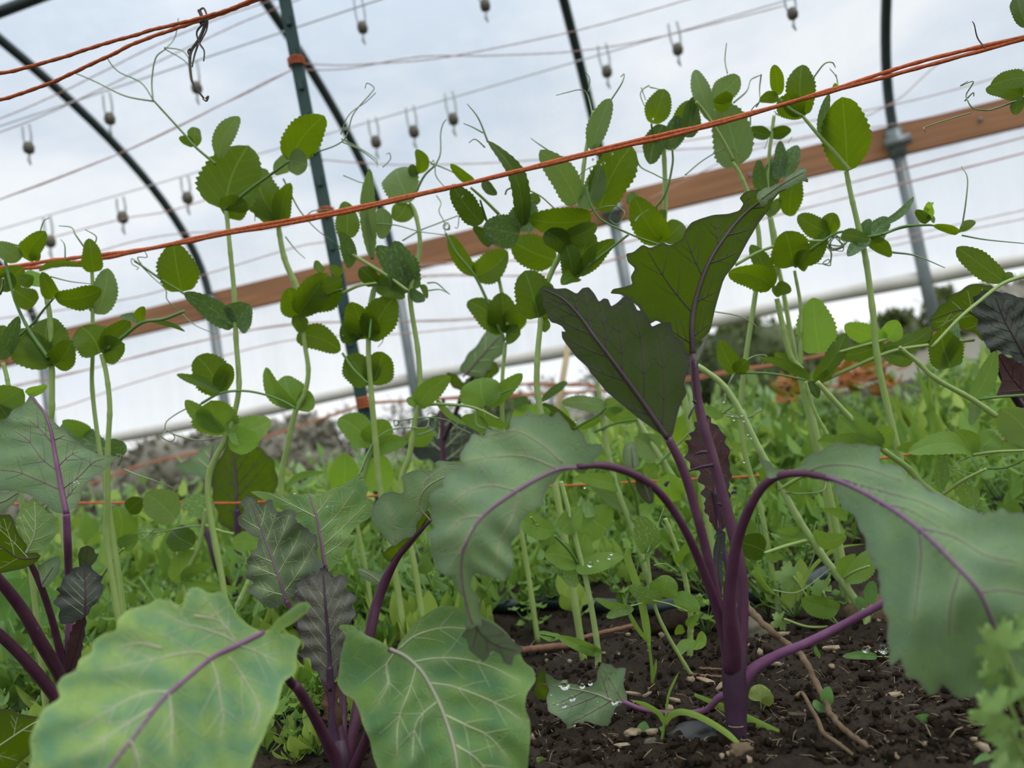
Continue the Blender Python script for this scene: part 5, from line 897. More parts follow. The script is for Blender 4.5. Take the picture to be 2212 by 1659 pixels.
# left side
pea('pea plant near the left edge with wide leaves crossed by a thin dark stalk', .66,
    [('X', 6, [(112, 960), (112, 880), (112, 800), (108, 690), (100, 640)]), ('D', 9, [(310, 810), (180, 620), (90, 420), (20, 130)], 'stem_dark')],
    [('D', 345, 850, 310, 555, 220, 'g'), ('D', 340, 850, 110, 640, 200), ('D', 350, 860, 460, 700, 150), ('D', 355, 430, 650, 370, 130, 'g'), ('D', 350, 430, 270, 260, 90), ('D', 230, 460, 90, 370, 130), ('D', 0, 330, 150, 230, 130), ('D', 210, 350, 200, 245, 110, 'b'), ('D', 200, 350, 120, 290, 80), ('D', 250, 250, 555, 225, 40), ('D', 130, 180, -20, 70, 110, 'p'), ('D', 170, 180, 290, 0, 110), ('D', 230, 190, 240, 50, 60), ('D', 0, 820, 120, 540, 90, 'v'), ('D', -20, 780, 30, 600, 90, 'g'), ('D', 100, 350, -20, 290, 120)],
    [('D', 4, [(70, 710), (200, 600), (280, 500), (345, 425)])], [('X', [(75, 540), (85, 480), (105, 470)], 2), ('D', [(330, 290), (450, 320), (560, 330)], 2), ('D', [(0, 100), (90, 85), (180, 110), (240, 150)], 2), ('D', [(130, 60), (60, 190)], 2)])
pea('slim pea plant second from the left with two upright oval leaves through the twine', .68,
    [('X', 4, [(203, 880), (200, 760), (200, 620), (196, 560), (190, 520)])],
    [('D', 600, 260, 570, 45, 110), ('D', 620, 530, 690, 235, 140, 'p', .05)], [], [('X', [(188, 550), (168, 510), (150, 490), (125, 487)], 2.6), ('X', [(200, 530), (205, 510), (190, 498)], 2), ('X', [(132, 570), (135, 530), (125, 515)], 2)])
pea('pea plant third from the left carrying a wide butterfly-shaped leaf pair', .66,
    [('X', 5.5, [(232, 1180), (232, 1080), (233, 970), (237, 880), (230, 810), (219, 765)])],
    [('D', 640, 780, 520, 610, 230), ('D', 655, 780, 800, 720, 170), ('D', 660, 760, 830, 570, 110), ('D', 905, 580, 765, 545, 50, 'v'), ('D', 905, 580, 920, 480, 60), ('D', 950, 570, 1185, 640, 28)],
    [('D', 6, [(660, 770), (780, 680), (905, 585), (1050, 560), (1180, 510)])], [('T', [(370, 360), (480, 390), (600, 430), (690, 490)], 2.4), ('D', [(740, 1500), (780, 1440), (760, 1420)], 3)])
pea('low glaucous pea leaves beside the pale kite-shaped kale leaf', .70,
    [('D', 5, [(670, 1500), (690, 1400), (690, 1390)]), ],
    [('D', 690, 1400, 400, 1230, 130, 'v'), ('D', 690, 1400, 810, 1370, 110, 'v'), ('D', 560, 1300, 400, 1210, 90, 'g')])
pea('pea plant cut by the left edge, large rounded leaf above the kite-shaped leaf', .62,
    [('D', 14, [(80, 1300), (60, 1050), (45, 940), (20, 840)])],
    [('D', -40, 1150, 150, 1010, 190, 'g'), ('D', 170, 1040, 300, 985, 60, 'b'), ('D', 0, 1280, 150, 1060, 90, 'g'), ('D', -30, 1010, 60, 1200, 120)], [('D', 4, [(0, 400), (20, 350), (20, 300)], 'stem')])
# lower centre
pea('pale pea stem with a droplet-covered leaf rising from soil left of the grass', .60,
    [('X', 5.5, [(1292, 1455), (1291, 1400), (1277, 1310), (1263, 1240), (1252, 1200), (1238, 1140), (1228, 1100), (1212, 1040)], 'stem_light')],
    [('I', 440, 340, 225, 290, 150), ('I', 455, 330, 490, 145, 130), ('I', 425, 385, 735, 300, 105, 'g', .05), ('I', 590, 925, 310, 815, 70, 'g'), ('I', 570, 930, 440, 880, 50), ('I', 330, 820, 185, 790, 50), ('I', 60, 60, 300, 140, 130, 'g'), ('I', 330, 140, 460, -10, 130, 'g'), ('I', 440, 420, 340, 430, 120, 'v')],
    [('I', 5, [(440, 350), (380, 260), (290, 170)]), ('I', 4, [(300, 820), (200, 800)])], [('S', [(1860, 900), (1890, 950), (1915, 970), (1900, 955)], 2.4, 'stem_light')])
pea('young pea seedling with white-mottled leaves standing in the soil left of the purple stem', .56,
    [('X', 4, [(1487, 1448), (1437, 1362), (1412, 1300), (1402, 1230), (1398, 1180)], 'stem')],
    [('I', 885, 285, 830, 40, 140, 'v', .05), ('I', 880, 300, 955, 80, 70, 'v'), ('I', 975, 580, 770, 490, 95, 'v'), ('I', 960, 545, 860, 560, 60), ('I', 980, 560, 1020, 425, 160), ('I', 1060, 560, 1220, 640, 90), ('I', 780, 625, 555, 570, 45), ('I', 620, 690, 800, 640, 60, 'v'), ('I', 1080, 930, 1190, 840, 60), ('I', 1200, 840, 1260, 870, 120, 'b')],
    [('I', 3, [(1140, 655), (1030, 610), (925, 585)], 'stem'), ('I', 3, [(925, 585), (780, 620)], 'stem')], [('X', [(1395, 1190), (1420, 1140), (1437, 1100)], 2), ('I', [(920, 350), (1000, 350), (1080, 400)], 1.6)])
pea('upright pea stem with clasping leaves just left of the purple kale stalks', .60,
    [('X', 5.5, [(1490, 1455), (1491, 1380), (1492, 1330), (1484, 1270), (1474, 1225), (1460, 1180), (1437, 1120)], 'stem')],
    [('I', 1105, 350, 1160, 200, 110), ('I', 1120, 360, 1210, 300, 90), ('I', 1140, 650, 1060, 540, 60), ('I', 1145, 650, 1230, 560, 80, 'v'), ('I', 1150, 760, 1220, 680, 60), ('I', 1085, 740, 1110, 800, 60), ('I', 1130, 1000, 1090, 990, 30)])
pea('pea vine with pale-backed leaves behind the arch of the drooping kale stalk', .78,
    [('X', 6, [(1400, 1250), (1370, 1150), (1335, 1060), (1310, 960), (1298, 880), (1290, 820)], 'stem_light'), ('X', 6.5, [(1500, 1100), (1440, 1010), (1390, 930), (1360, 880)], 'stem_light')],
    [('K', 780, 660, 420, 620, 110, 'p'), ('K', 780, 660, 910, 600, 130, 'p'), ('K', 1030, 740, 760, 700, 130, 'g'), ('K', 770, 700, 520, 830, 60, 'g'), ('K', 460, 460, 250, 620, 60, 'v'), ('K', 1180, 1060, 1000, 900, 190, 'p'), ('K', 1180, 1120, 1080, 1230, 110, 'g'), ('K', 1330, 950, 1500, 680, 190, 'g'), ('K', 1290, 1420, 1260, 1190, 240, 'b', .1), ('K', 900, 1300, 520, 1220, 110, 'g'), ('K', 1000, 1520, 640, 1270, 110, 'p'), ('K', 960, 1540, 1130, 1430, 100), ('K', 650, 1540, 600, 1410, 90, 'v'), ('K', 1370, 560, 1340, 470, 80, 'b'), ('K', 20, 740, 330, 700, 130, 'b'), ('K', 250, 640, 560, 860, 90, 'd'), ('K', 780, 1640, 600, 1500, 300, 'g'), ('K', 150, 640, 30, 620, 110, 'v')],
    [('K', 5, [(520, 830), (700, 730), (780, 660)]), ('K', 5, [(680, 860), (850, 790), (1020, 760)]), ('K', 6, [(1180, 1120), (1300, 1000), (1450, 850)], 'stem'), ('K', 6, [(1030, 1540), (1000, 1350), (930, 1200)], 'p'), ('K', 4, [(1640, 760), (1720, 700), (1800, 640)])], [('K', [(1700, 620), (1740, 480), (1800, 390)], 2.2), ('K', [(1700, 700), (1900, 750), (1970, 700), (2000, 670)], 2)])
pea('rounded pea leaves on a curling stalk just below the foot of the green post', .80,
    [('X', 4, [(765, 1090), (782, 1040), (800, 980), (804, 950)]), ],
    [('S', 690, 380, 450, 180, 200), ('S', 700, 370, 780, 190, 200), ('S', 700, 440, 960, 350, 120), ('S', 480, 700, 490, 440, 200, 'b'), ('S', 740, 720, 760, 450, 200, 'b'), ('S', 60, 720, 340, 580, 50), ('S', 950, 330, 1150, 290, 130)], [('S', 4, [(600, 590), (690, 400), (720, 340)], 'stem')])
pea('low pea shoot with a coiled tendril behind the huge pale kale leaf', .72,
    [('X', 5, [(400, 1260), (430, 1180), (445, 1100)], 'stem'), ('X', 5, [(512, 1310), (535, 1260), (545, 1225)], 'stem_light')],
    [('T', 320, 890, 330, 610, 180, 'g'), ('T', 330, 880, 470, 820, 100, 'g'), ('T', 1110, 860, 1300, 870, 120, 'g'), ('T', 700, 1120, 880, 920, 170, 'g'), ('T', 760, 1120, 1160, 1170, 50, 'g'), ('T', 760, 1110, 960, 1010, 70, 'g'), ('T', 850, 880, 700, 780, 160, 'd'), ('T', 980, 700, 780, 560, 140, 'v'), ('T', 400, 640, 500, 560, 110, 'd'), ('T', 720, 700, 520, 520, 200, 'p')],
    [('T', 5, [(220, 1090), (300, 970), (370, 900)], 'stem'), ('T', 5, [(930, 740), (1030, 780), (1120, 800)], 'stem')], [('T', [(930, 740), (800, 750), (660, 780), (560, 800), (480, 790), (450, 820), (500, 840), (540, 800), (580, 770), (620, 800), (560, 830)], 2.2)])
# dried tendril
t_ = tag(tube('dried_tendril', smooth_path(P3([(430, 22), (437, 40), (432, 50), (446, 42), (441, 60), (430, 85), (414, 108), (410, 130), (412, 160), (416, 178), (428, 196), (440, 212)], .605), n=60), [.0016, .0012, .0009], 'dry'), 'withered brown tendril hanging from the upper orange twine', 'dried tendril')
b = MB()
for pts in ([(428, 25), (440, 18), (448, 40), (446, 65), (432, 92)], [(440, 50), (425, 70), (432, 95), (441, 110), (440, 132)], [(428, 95), (420, 120), (415, 145)], [(412, 105), (406, 112), (412, 125)], [(444, 214), (450, 208), (446, 218), (438, 214)]):
    b.tube(smooth_path(P3(pts, .604), n=24), [.0009, .0006], 6)
b.build('side_strands', 'dry', t_); 
me = t_.data

# ---------------------------------------------------------------- grass and seedlings in the open soil
def ribbon(parent, pts, d, w, mat='grass', name='blade', fold=.25):
    path = smooth_path(P3(pts, d), n=10 * len(pts)); n = len(path); V = []
    tan = np.gradient(path, axis=0); tan /= np.linalg.norm(tan, axis=1)[:, None]
    for i in range(n):
        q = path[i]; view = q - CAM; view /= np.linalg.norm(view); dd = pr(q)[2]
        wd = np.cross(view, tan[i]); wd /= np.linalg.norm(wd) + 1e-9; nm = np.cross(tan[i], wd)
        u = i / (n - 1); h = w / 2 * dd / F * min(1, .35 + u * 4) * min(1, (1 - u) * 3 + .03)
        for v in (-1, -.5, 0, .5, 1): V.append(q + wd * v * h + nm * abs(v) * h * fold)
    Fc = [(i * 5 + j, i * 5 + j + 1, (i + 1) * 5 + j + 1, (i + 1) * 5 + j) for i in range(n - 1) for j in range(4)]
    return mk(name, V, Fc, mat, parent)
def gplant(name, label, cat, basepx, group=None):
    g = G(*basepx); g = np.array([g[0], g[1], gz(g[0], g[1])]); return root(name, g, label, cat, group), pr(g)[2]
gr, d_ = gplant('grass_seedling', 'young grass seedling with three arching blades left of the purple stem base', 'grass', (1428, 1618))
tube('culm', smooth_path(P3(fx('I', [(972, 1545), (985, 1440), (995, 1370), (1010, 1300)]), d_), n=16), [.0011, .0007], 'grass', gr)
ribbon(gr, fx('I', [(1000, 1370), (1020, 1200), (1060, 1100), (1092, 1040)]), d_, 5)
ribbon(gr, fx('I', [(1000, 1385), (960, 1310), (870, 1255), (770, 1220)]), d_, 11)
ribbon(gr, fx('I', [(1000, 1385), (1040, 1320), (1120, 1300), (1250, 1345), (1400, 1440), (1500, 1540), (1590, 1670)]), [d_, d_ * .9], 13)
gr, d_ = gplant('grass_tuft', 'grass plant with a wide folded blade standing among the mottled pea leaves', 'grass', (1410, 1480))
tube('culm', smooth_path(P3(fx('I', [(918, 1120), (912, 1000), (895, 860)]), d_), n=16), [.0013, .001], 'grass', gr)
ribbon(gr, fx('I', [(900, 900), (880, 760), (850, 600), (800, 430), (762, 320), (765, 255), (800, 245)]), d_, 17)
ribbon(gr, fx('I', [(895, 860), (820, 760), (760, 650), (722, 545)]), d_, 9)
ribbon(gr, fx('I', [(915, 1110), (930, 1040), (945, 960)]), d_, 8)
gr, d_ = gplant('fallen_grass', 'single long grass blade lying across the soil behind the purple stem foot', 'grass', (1760, 1640))
ribbon(gr, [(1500, 1500), (1600, 1545), (1700, 1595), (1758, 1632), (1800, 1640), (1845, 1642)], [.455, .43, .428], 18)
gr, d_ = gplant('grass_tuft', 'tall blurred grass blades rising between the right pea vines and the kite of soil', 'grass', (2000, 1000))
for pts, w in ((fx('Q', [(1660, 1400), (1560, 1100), (1480, 860)]), 12), (fx('Q', [(1600, 1400), (1580, 1200), (1560, 900)]), 10), (fx('Q', [(1540, 1400), (1440, 1180), (1380, 1090)]), 9), (fx('Q', [(1460, 1340), (1330, 1100), (1190, 850)]), 7), (fx('Q', [(1670, 1380), (1640, 1250), (1600, 1150)]), 12)):
    ribbon(gr, pts, 1.0, w, name='blade')
gr, d_ = gplant('arching_grass', 'bright arching grass blade beside the cilantro leaves behind the low purple stalk', 'grass', (1738, 1300))
ribbon(gr, fx('J', [(330, 700), (370, 600), (440, 520), (540, 460), (680, 440)]), .66, 8)

def sprout(label, px, leaves, d=None, mat='weed', group=None, name='seedling', stemw=2.2):
    r, d_ = gplant(name, label, 'seedling', px, group); rs = random.Random(int(px[0]))
    for (tx, ty, w) in leaves:
        g = P(px[0], px[1], d_)
        mx_, my_ = px[0] * .6 + tx * .4, px[1] * .6 + ty * .4 - 4
        q = P(mx_, my_, d_ - .002)
        tube('stalk', smooth_path([g, (g + q) / 2 + up * .0008, q], n=8), stemw * .5 * d_ / F, 'stem', r, 6)
        pleaf(r, (mx_, my_), (tx, ty), w, d_ - .002, mat, rs=rs, dt=rs.uniform(-.006, .006))
    return r
M['weed_g'] = pea_mat('seedling_leaf', (0.16, 0.33, 0.10), (0.20, 0.38, 0.13), (0.2, 0.38, 0.04), .35)
M['blotch'] = pea_mat('seedling_blotched', (0.28, 0.36, 0.10), (0.30, 0.38, 0.10), (0.3, 0.38, 0.05), .35, varieg=.4)
sprout('round toothed seedling leaf with a droplet at the foot of the grass seedling', (1425, 1590), [(1372, 1583, 34), (1432, 1570, 10)], mat='weed_g')
sprout('tiny three-leaved seedling in bare soil at bottom centre', (1284, 1638), [(1272, 1622, 12), (1312, 1632, 9), (1282, 1655, 16)], mat='weed_g')
sprout('small seedling at the bottom edge right of centre with two oval leaves', (1480, 1660), [(1450, 1650, 20), (1525, 1644, 18), (1470, 1668, 14)], mat='weed_g')
sprout('small seedling at the bottom edge just right of the second front kale leaf', (1190, 1655), [(1158, 1642, 12), (1215, 1654, 12)], mat='weed')
sprout('blotched yellowish round seedling leaf right of the purple stem', (1645, 1545), [(1640, 1478, 44), (1668, 1500, 20)], mat='blotch')
sprout('pair of small pale leaves beside the lying root', (1785, 1560), [(1775, 1520, 22), (1758, 1512, 16), (1790, 1482, 24)], mat='weed_g')
sprout('long-stalked spoon-leaved seedling in the dark soil at lower right', (2045, 1560), [(1975, 1562, 36), (2070, 1565, 10), (2050, 1540, 16)], mat='weed_g')
sprout('drop-laden leaf lying on the soil beside the large right kale leaf', (1945, 1425), [(1820, 1418, 16), (1930, 1424, 14)], mat='weed_g')
sprout('faint seedling by the blurred cilantro at the bottom', (1925, 1655), [(1912, 1642, 14), (1950, 1640, 12)], mat='weed_g')
sprout('grey-green leaf at the bottom right corner under the cilantro', (2170, 1690), [(2100, 1655, 60), (2180, 1640, 40)], mat='weed_g')
sprout('thin-leaved seedling left of the pale wood chips', (1775, 1440), [(1760, 1395, 10), (1768, 1430, 8)], mat='weed_g')
sprout('slender leafy seedling by the ochre lump behind the low purple stalk', (1878, 1345), [(1885, 1255, 24), (1850, 1290, 18), (1900, 1300, 14)], mat='weed_g')
sprout('small seedling right of the purple stem near the grey lump', (1640, 1400), [(1622, 1420, 18), (1650, 1385, 16)], mat='weed')

def lobed(parent, cx, cy, r, ang, d, mat, seed=0, name='leaf', lobes=5, fine=3):
    """deeply cut umbel leaf outline facing the viewer; ang = direction of the leaf tip"""
    rs = random.Random(seed); out = []
    n = 240
    for k in range(n):
        a = -2.5 + 5.0 * k / (n - 1)
        f1 = abs(cos(a * lobes / 2)) ** .8; f2 = abs(cos(a * lobes * fine / 2 + 1))
        rr = r * (.42 + .42 * f1 + .20 * f2) * (1 - .22 * abs(a) / 2.5) * rs.uniform(.95, 1.05)
        out.append((cx + rr * cos(a + ang), cy + rr * sin(a + ang)))
    out.append((cx + .05 * r * cos(ang + pi), cy + .05 * r * sin(ang + pi)))
    tilt = rs.uniform(-.4, .4); P_ = []
    r_ = delaunay_2d_cdt([Vector(p) for p in out] + [Vector((cx + r * .3 * cos(a) * q, cy + r * .3 * sin(a) * q)) for a in np.linspace(0, 6, 7) for q in (.5, 1.2)], [], [list(range(len(out)))], 1, 1e-4)
    for v in r_[0]:
        dx, dy = v[0] - cx, v[1] - cy
        P_.append(P(v[0], v[1], d + (tilt * dx * .8 + .35 * abs(dx * sin(ang) - dy * cos(ang)) + 4 * sin(dx * .13 + dy * .1)) * d / F))
    return mk(name, P_, [tuple(f) for f in r_[2]], mat, parent)
ci, d_ = gplant('cilantro_plant', 'small cilantro plant with lobed leaves behind the low purple stalk', 'cilantro', (1812, 1352))
for k, (x, y, r_, a, px2) in enumerate(((1708, 1245, 40, pi, 1), (1775, 1272, 28, -2.2, 1), (1688, 1340, 26, 2.6, 1))):
    lobed(ci, x, y, r_, a, .62, 'cilantro', k + 3)
    tube('leaf_stalk', smooth_path([P(1812, 1352, .63), P((x + 1812) / 2 - 3, (y + 1352) / 2 + 8, .625), P(x - 6 * cos(a), y - 6 * sin(a), .62)], n=14), .0011, 'stem', ci, 6)
ci = root('cilantro_plant', G(2250, 1900) * np.array([1, 1, 0]), 'out-of-focus frilly cilantro close to the viewer in the bottom right corner', 'cilantro')
for k, (x, y, r_, a) in enumerate(((2170, 1400, 72, -2.4), (2228, 1370, 60, -1.3), (2150, 1450, 42, 2.9), (2160, 1540, 72, 3.0), (2215, 1500, 60, -1.2), (2195, 1600, 72, 2.4), (2240, 1560, 60, .3), (2180, 1650, 50, 2.0), (2225, 1450, 50, .3))):
    lobed(ci, x, y, r_, a, .265 + .006 * (k % 3), 'cilantro', k + 30, lobes=7, fine=3)
    tube('leaf_stalk', smooth_path([P(2290, 1720, .28), P((x + 2290) / 2, (y + 1720) / 2 + 20, .278), P(x, y, .268 + .006 * (k % 3))], n=10), .0008, 'stem', ci, 6)
tube('main_stalk', smooth_path([Vector(ci.location), P(2300, 1800, .285), P(2290, 1720, .28)], n=8), .0016, 'stem', ci, 6)

# bottom-left broad leaves
ll, d_ = gplant('broadleaf_weed', 'bright broad-leaved weed in the bottom left corner under the huge pale leaf', 'weed', (20, 1690))
blade(ll, [(-60, 1540), (0, 1532), (28, 1530), (36, 1540), (60, 1545), (95, 1550), (85, 1590), (70, 1625), (40, 1650), (20, 1680), (-60, 1690)], [(-60, 1650, .42), (0, 1610, .42), (60, 1570, .42), (90, 1553, .42)], 'kale_back', grid=9, midmat='vein_pale', vmat='vein_pale', mid_r=(2, 1), nveins=2, v_r=.8, seed=61)
hw_, d_ = gplant('hairy_weed', 'hairy green weed stalk at the left edge behind the purple kale stalks', 'weed', (60, 1540))
tube('stalk', smooth_path(P3([(62, 1545), (40, 1480), (20, 1420), (5, 1340)], d_), n=14), [.006, .005], 'stem_dark', hw_)
for k, (bx, by, tx, ty, w) in enumerate(((40, 1545, 22, 1470, 18), (60, 1540, 66, 1515, 10), (30, 1530, -10, 1480, 14), (20, 1430, 90, 1410, 16), (10, 1380, 60, 1250, 90), (0, 1300, -30, 1220, 80), (30, 1380, 95, 1370, 50), (80, 1350, 110, 1270, 50))):
    pleaf(hw_, (bx, by), (tx, ty), w, d_, 'weed_g', rs=random.Random(k), name='leaf')

# ---------------------------------------------------------------- hose, sticks, stones, chips
hp = [G(x, y, .012) for x, y in ((-120, 1400), (60, 1380), (230, 1362), (450, 1350), (700, 1330), (950, 1315), (1100, 1310), (1184, 1302), (1302, 1308), (1403, 1314), (1520, 1301), (1640, 1285), (1740, 1262), (1780, 1240), (1850, 1220), (1990, 1170), (2212, 1120), (2400, 1080))]
tag(tube('drip_hose', smooth_path(hp, n=160), .0078, 'hose', None, 14), 'wet black drip hose lying on the soil across the bed', 'hose')
def gpath(pts, z): return [G(x, y, zz) for (x, y), zz in zip(pts, np.interp(np.linspace(0, 1, len(pts)), np.linspace(0, 1, len(z)), z))]
tw_ = smooth_path(gpath(fx('J', [(10, 740), (70, 820), (150, 900), (220, 960), (300, 1020), (365, 1100), (400, 1180), (450, 1270), (480, 1350), (530, 1420), (600, 1480), (670, 1530), (735, 1575)]), [.05, .045, .03, .016, .012, .01, .006]), n=110)
rr_ = tag(tube('dead_root', [q + up * .0012 * noise.noise(Vector((i * .3, 0, 0))) + rt * .001 * noise.noise(Vector((i * .24, 5, 0))) for i, q in enumerate(tw_)], [.0024 * (1 + .35 * noise.noise(Vector((i * .4, 3, 0)))) * (1.1 - .5 * i / 110) for i in range(len(tw_))], 'twig', None, 9), 'thick brown dead root arching from the purple stalks down across the soil', 'root')
tag(tube('dead_root', smooth_path(gpath(fx('J', [(300, 1270), (335, 1252), (380, 1330), (420, 1400), (450, 1470), (520, 1520), (600, 1580), (640, 1620)]), [.014, .016, .01, .006]), n=60), [.0011, .0013, .0014, .0008], 'twig', None, 7), 'thin pale forked root lying left of the thick dead root', 'root')
for k, (pts, r_, lb) in enumerate(((fx('I', [(70, 905), (200, 890), (420, 870)]), .0032, 'reddish fibrous stick lying in front of the hose at the front kale leaf'), (fx('I', [(380, 850), (600, 790), (800, 745)]), .0022, 'thin brown stick angled over the soil under the hose'),
                                 (fx('I', [(1170, 1060), (1300, 1072), (1400, 1075)]), .0012, 'straw stalk lying left of the purple stem'), (fx('I', [(1220, 1020), (1400, 1030)]), .001, 'thin straw above the other straw left of the purple stem'),
                                 (fx('H', [(-20, 1640), (20, 1600), (30, 1570)]), .002, 'bent pinkish straw under the front kale leaves'), (fx('I', [(1290, 1585), (1440, 1659)]), .0008, 'thin straw at the bottom edge by the stem foot'), (fx('I', [(600, 1440), (700, 1530), (760, 1570)]), .0006, 'fine root hair in the soil at bottom centre'))):
    tag(tube('stick' if r_ > .0015 else 'straw', [q + up * .001 * noise.noise(Vector((i * .5, k, 0))) for i, q in enumerate(smooth_path(gpath(pts, [r_ + .003, r_ + .004]), n=24))], r_, 'straw', None, 8), lb, 'stick')

def rock_geo(c, r, sq, seed, sub=3):
    import bmesh
    bm = bmesh.new(); bmesh.ops.create_icosphere(bm, subdivisions=sub, radius=1)
    V = []
    for v in bm.verts:
        n = v.co.normalized(); k = 1 + .5 * noise.noise(n * 1.5 + Vector((seed * 7.1, 0, 0))) + .2 * noise.noise(n * 4 + Vector((seed, 3, 0))) + .1 * noise.noise(n * 9)
        q = n * k; V.append((c[0] + q[0] * r * sq[0], c[1] + q[1] * r * sq[1], c[2] + q[2] * r * sq[2]))
    Fc = [tuple(v.index for v in f.verts) for f in bm.faces]; bm.free(); return V, Fc
def gpt(x, y, dz=0):
    g = G(x, y); return (g[0], g[1], gz(g[0], g[1]) + dz)
for k, (x, y, r_, sq, mt, lb) in enumerate(((1512, 1605, .012, (1.3, .8, .55), 'stone', 'dark grey angular stone left of the purple stem foot'), (1632, 1395, .013, (1, .8, .8), 'stone_tan', 'mottled grey-tan stone behind the purple stem'),
        (1336, 1426, .0032, (1.2, 1, 1), 'chip', 'small tan pebble in the dark soil behind the droplet leaf'), (1494, 1478, .003, (1, 1, 1), 'chip', 'pale rounded pebble left of the stem at leaf height'), (1409, 1625, .0035, (1, .8, .7), 'stone_tan', 'grey pebble at the bottom left of the dark stone'), (1372, 1612, .004, (1.4, .8, .5), 'chip', 'tan pebble beside the tiny seedling'),
        (1605, 1656, .006, (1.2, .8, .7), 'twig', 'brownish lump at the foot of the purple stem'), (1880, 1330, .022, (1.2, .9, 1.0), 'twig', 'ochre mossy lump behind the low purple stalk'), (1545, 1280, .02, (1.2, 1, .6), 'clod', 'dark clod behind the pea seedlings'), (1470, 1370, .02, (1.4, 1, .6), 'clod', 'wide clod of soil under the drip hose'))):
    o = mk('stone' if 'stone' in mt or mt == 'chip' else 'soil_lump', *rock_geo(gpt(x, y, r_ * .2), r_, sq, k), mt); tag(o, lb, 'stone' if 'stone' in mt or mt == 'chip' else 'soil lump')
# wood chips (countable, one object each)
def chip_geo(c, l, w, th, a, tl, seed):
    rs = random.Random(seed); n = 7; V = []
    ca, sa = cos(a), sin(a)
    pts = [(l * cos(2 * pi * k / n) * rs.uniform(.7, 1.1), w * sin(2 * pi * k / n) * rs.uniform(.6, 1.15)) for k in range(n)]
    for s_ in (0, 1):
        for x, y in pts: V.append((c[0] + x * ca - y * sa, c[1] + x * sa + y * ca, c[2] + th * s_ + x * tl + rs.uniform(-.1, .1) * w))
    return V, [tuple(range(n))[::-1], tuple(range(n, 2 * n))] + [(k, (k + 1) % n, n + (k + 1) % n, n + k) for k in range(n)]
big = [(1365, 1503, .007, .0022, 'pale flake of wood chip by the droplet leaf'), (1350, 1635, .006, .004, 'square yellowish chip at bottom centre'), (1690, 1395, .008, .005, 'broad tan chip behind the crossing of root and purple stalk'), (1797, 1418, .010, .005, 'splintered pale chip right of the dead root'), (1680, 1465, .007, .003, 'thin curved chip left of the dead root'), (1530, 1495, .008, .003, 'greenish pale chip left of the stem'), (1400, 1520, .004, .002, 'small white flake in the soil under the grass'), (1460, 1530, .006, .0025, 'tan flake left of the stem under the curved petiole'), (1565, 1510, .005, .003, 'yellow chip touching the purple stem'), (1935, 1525, .006, .003, 'brown-tan chip right of the dead root'), (1728, 1570, .0012, .005, 'narrow pale splinter near the thin root'), (1780, 1550, .003, .002, 'reddish crumb by the seedling pair'), (1970, 1285, .01, .004, 'pale chip by the ochre lump')]
for k, (x, y, l, w, lb) in enumerate(big):
    tag(mk('wood_chip', *chip_geo(gpt(x, y, .003), l, w, .0012, random.uniform(-1, 1), random.uniform(-.3, .5), k), 'chip', None, False), lb, 'wood chip')
# loose crumbs and fibres of the soil: uncountable
def icos():
    import bmesh
    bm = bmesh.new(); bmesh.ops.create_icosphere(bm, subdivisions=1, radius=1); V = np.array([v.co[:] for v in bm.verts]); Fc = [tuple(v.index for v in f.verts) for f in bm.faces]; bm.free(); return V, Fc
IV, IF = icos()
b = MB(); bf = MB(); bp = MB()
R_ = random.Random(5)
for k in range(9000):
    x = R_.uniform(1100, 2260); y = 1340 + 340 * R_.random()
    if R_.random() < .25: x = R_.uniform(-50, 1100)
    q = gpt(x, y); s = .0004 + .0030 * R_.random() ** 5
    V = IV * (np.array([R_.uniform(.7, 1.3) for _ in range(3)])) * s * (1 + .45 * rng.uniform(-1, 1, (len(IV), 1))) + np.array(q) + np.array([0, 0, s * .3])
    (b if R_.random() < .965 else bp).add((list(V), IF))
for k in range(420):
    x = R_.uniform(1100, 2260); y = 1360 + 320 * R_.random(); q = np.array(gpt(x, y, .0012)); a = R_.uniform(0, pi); l = R_.uniform(.003, .012)
    dv = np.array([cos(a), sin(a), R_.uniform(-.2, .35)]) * l
    bf.tube([q, q + dv * .5 + Z * R_.uniform(-.001, .0015), q + dv], R_.uniform(.00012, .0003), 4)
tag(b.build('soil_crumbs', 'clod', None, False), 'dark crumbs of loose soil covering the open ground', 'soil', kind='stuff')
tag(bf.build('root_fibres', 'chip'), 'fine tan root fibres strewn through the open soil', 'fibres', kind='stuff')
tag(bp.build('light_grit', 'chip'), 'scattered light grit in the dark soil', 'grit', kind='stuff')

# droplets
def drop(p, r, label, group):
    nrm = CAM - np.asarray(p); nrm /= np.linalg.norm(nrm)
    V, Fc = [], []; n = 12
    for i in range(7):
        a = pi / 2 * i / 6 * 1.7
        for j in range(n): V.append(np.asarray(p) + r * (rt * cos(2 * pi * j / n) * sin(a) + up * sin(2 * pi * j / n) * sin(a) + (-fw) * cos(a) * .7) )
    for i in range(6):
        for j in range(n): Fc.append((i * n + j, (i + 1) * n + j, (i + 1) * n + (j + 1) % n, i * n + (j + 1) % n))
    Fc.append(tuple(range(6 * n, 7 * n)))
    o = mk('water_droplet', V, Fc, 'water'); recenter(o); return tag(o, label, 'water droplet', group)
R2 = random.Random(3)
for (x, y, r_) in ((1220, 1480, 14), (1236, 1508, 10), (1218, 1524, 8), (1258, 1482, 8), (1275, 1476, 7), (1204, 1520, 4), (1240, 1566, 5), (1300, 1546, 3), (1210, 1480, 5), (1330, 1540, 3), (1190, 1500, 3), (1290, 1515, 3)):
    drop(P(x, y, .492 + (1290 - x) * .00008), r_ * .495 / F * .8, 'clear water droplet on the low blue-green kale leaf', 'droplets on the low kale leaf')
drop(P(1328, 1516, .478), .0024, 'large droplet caught on the stalk of the low kale leaf', None)
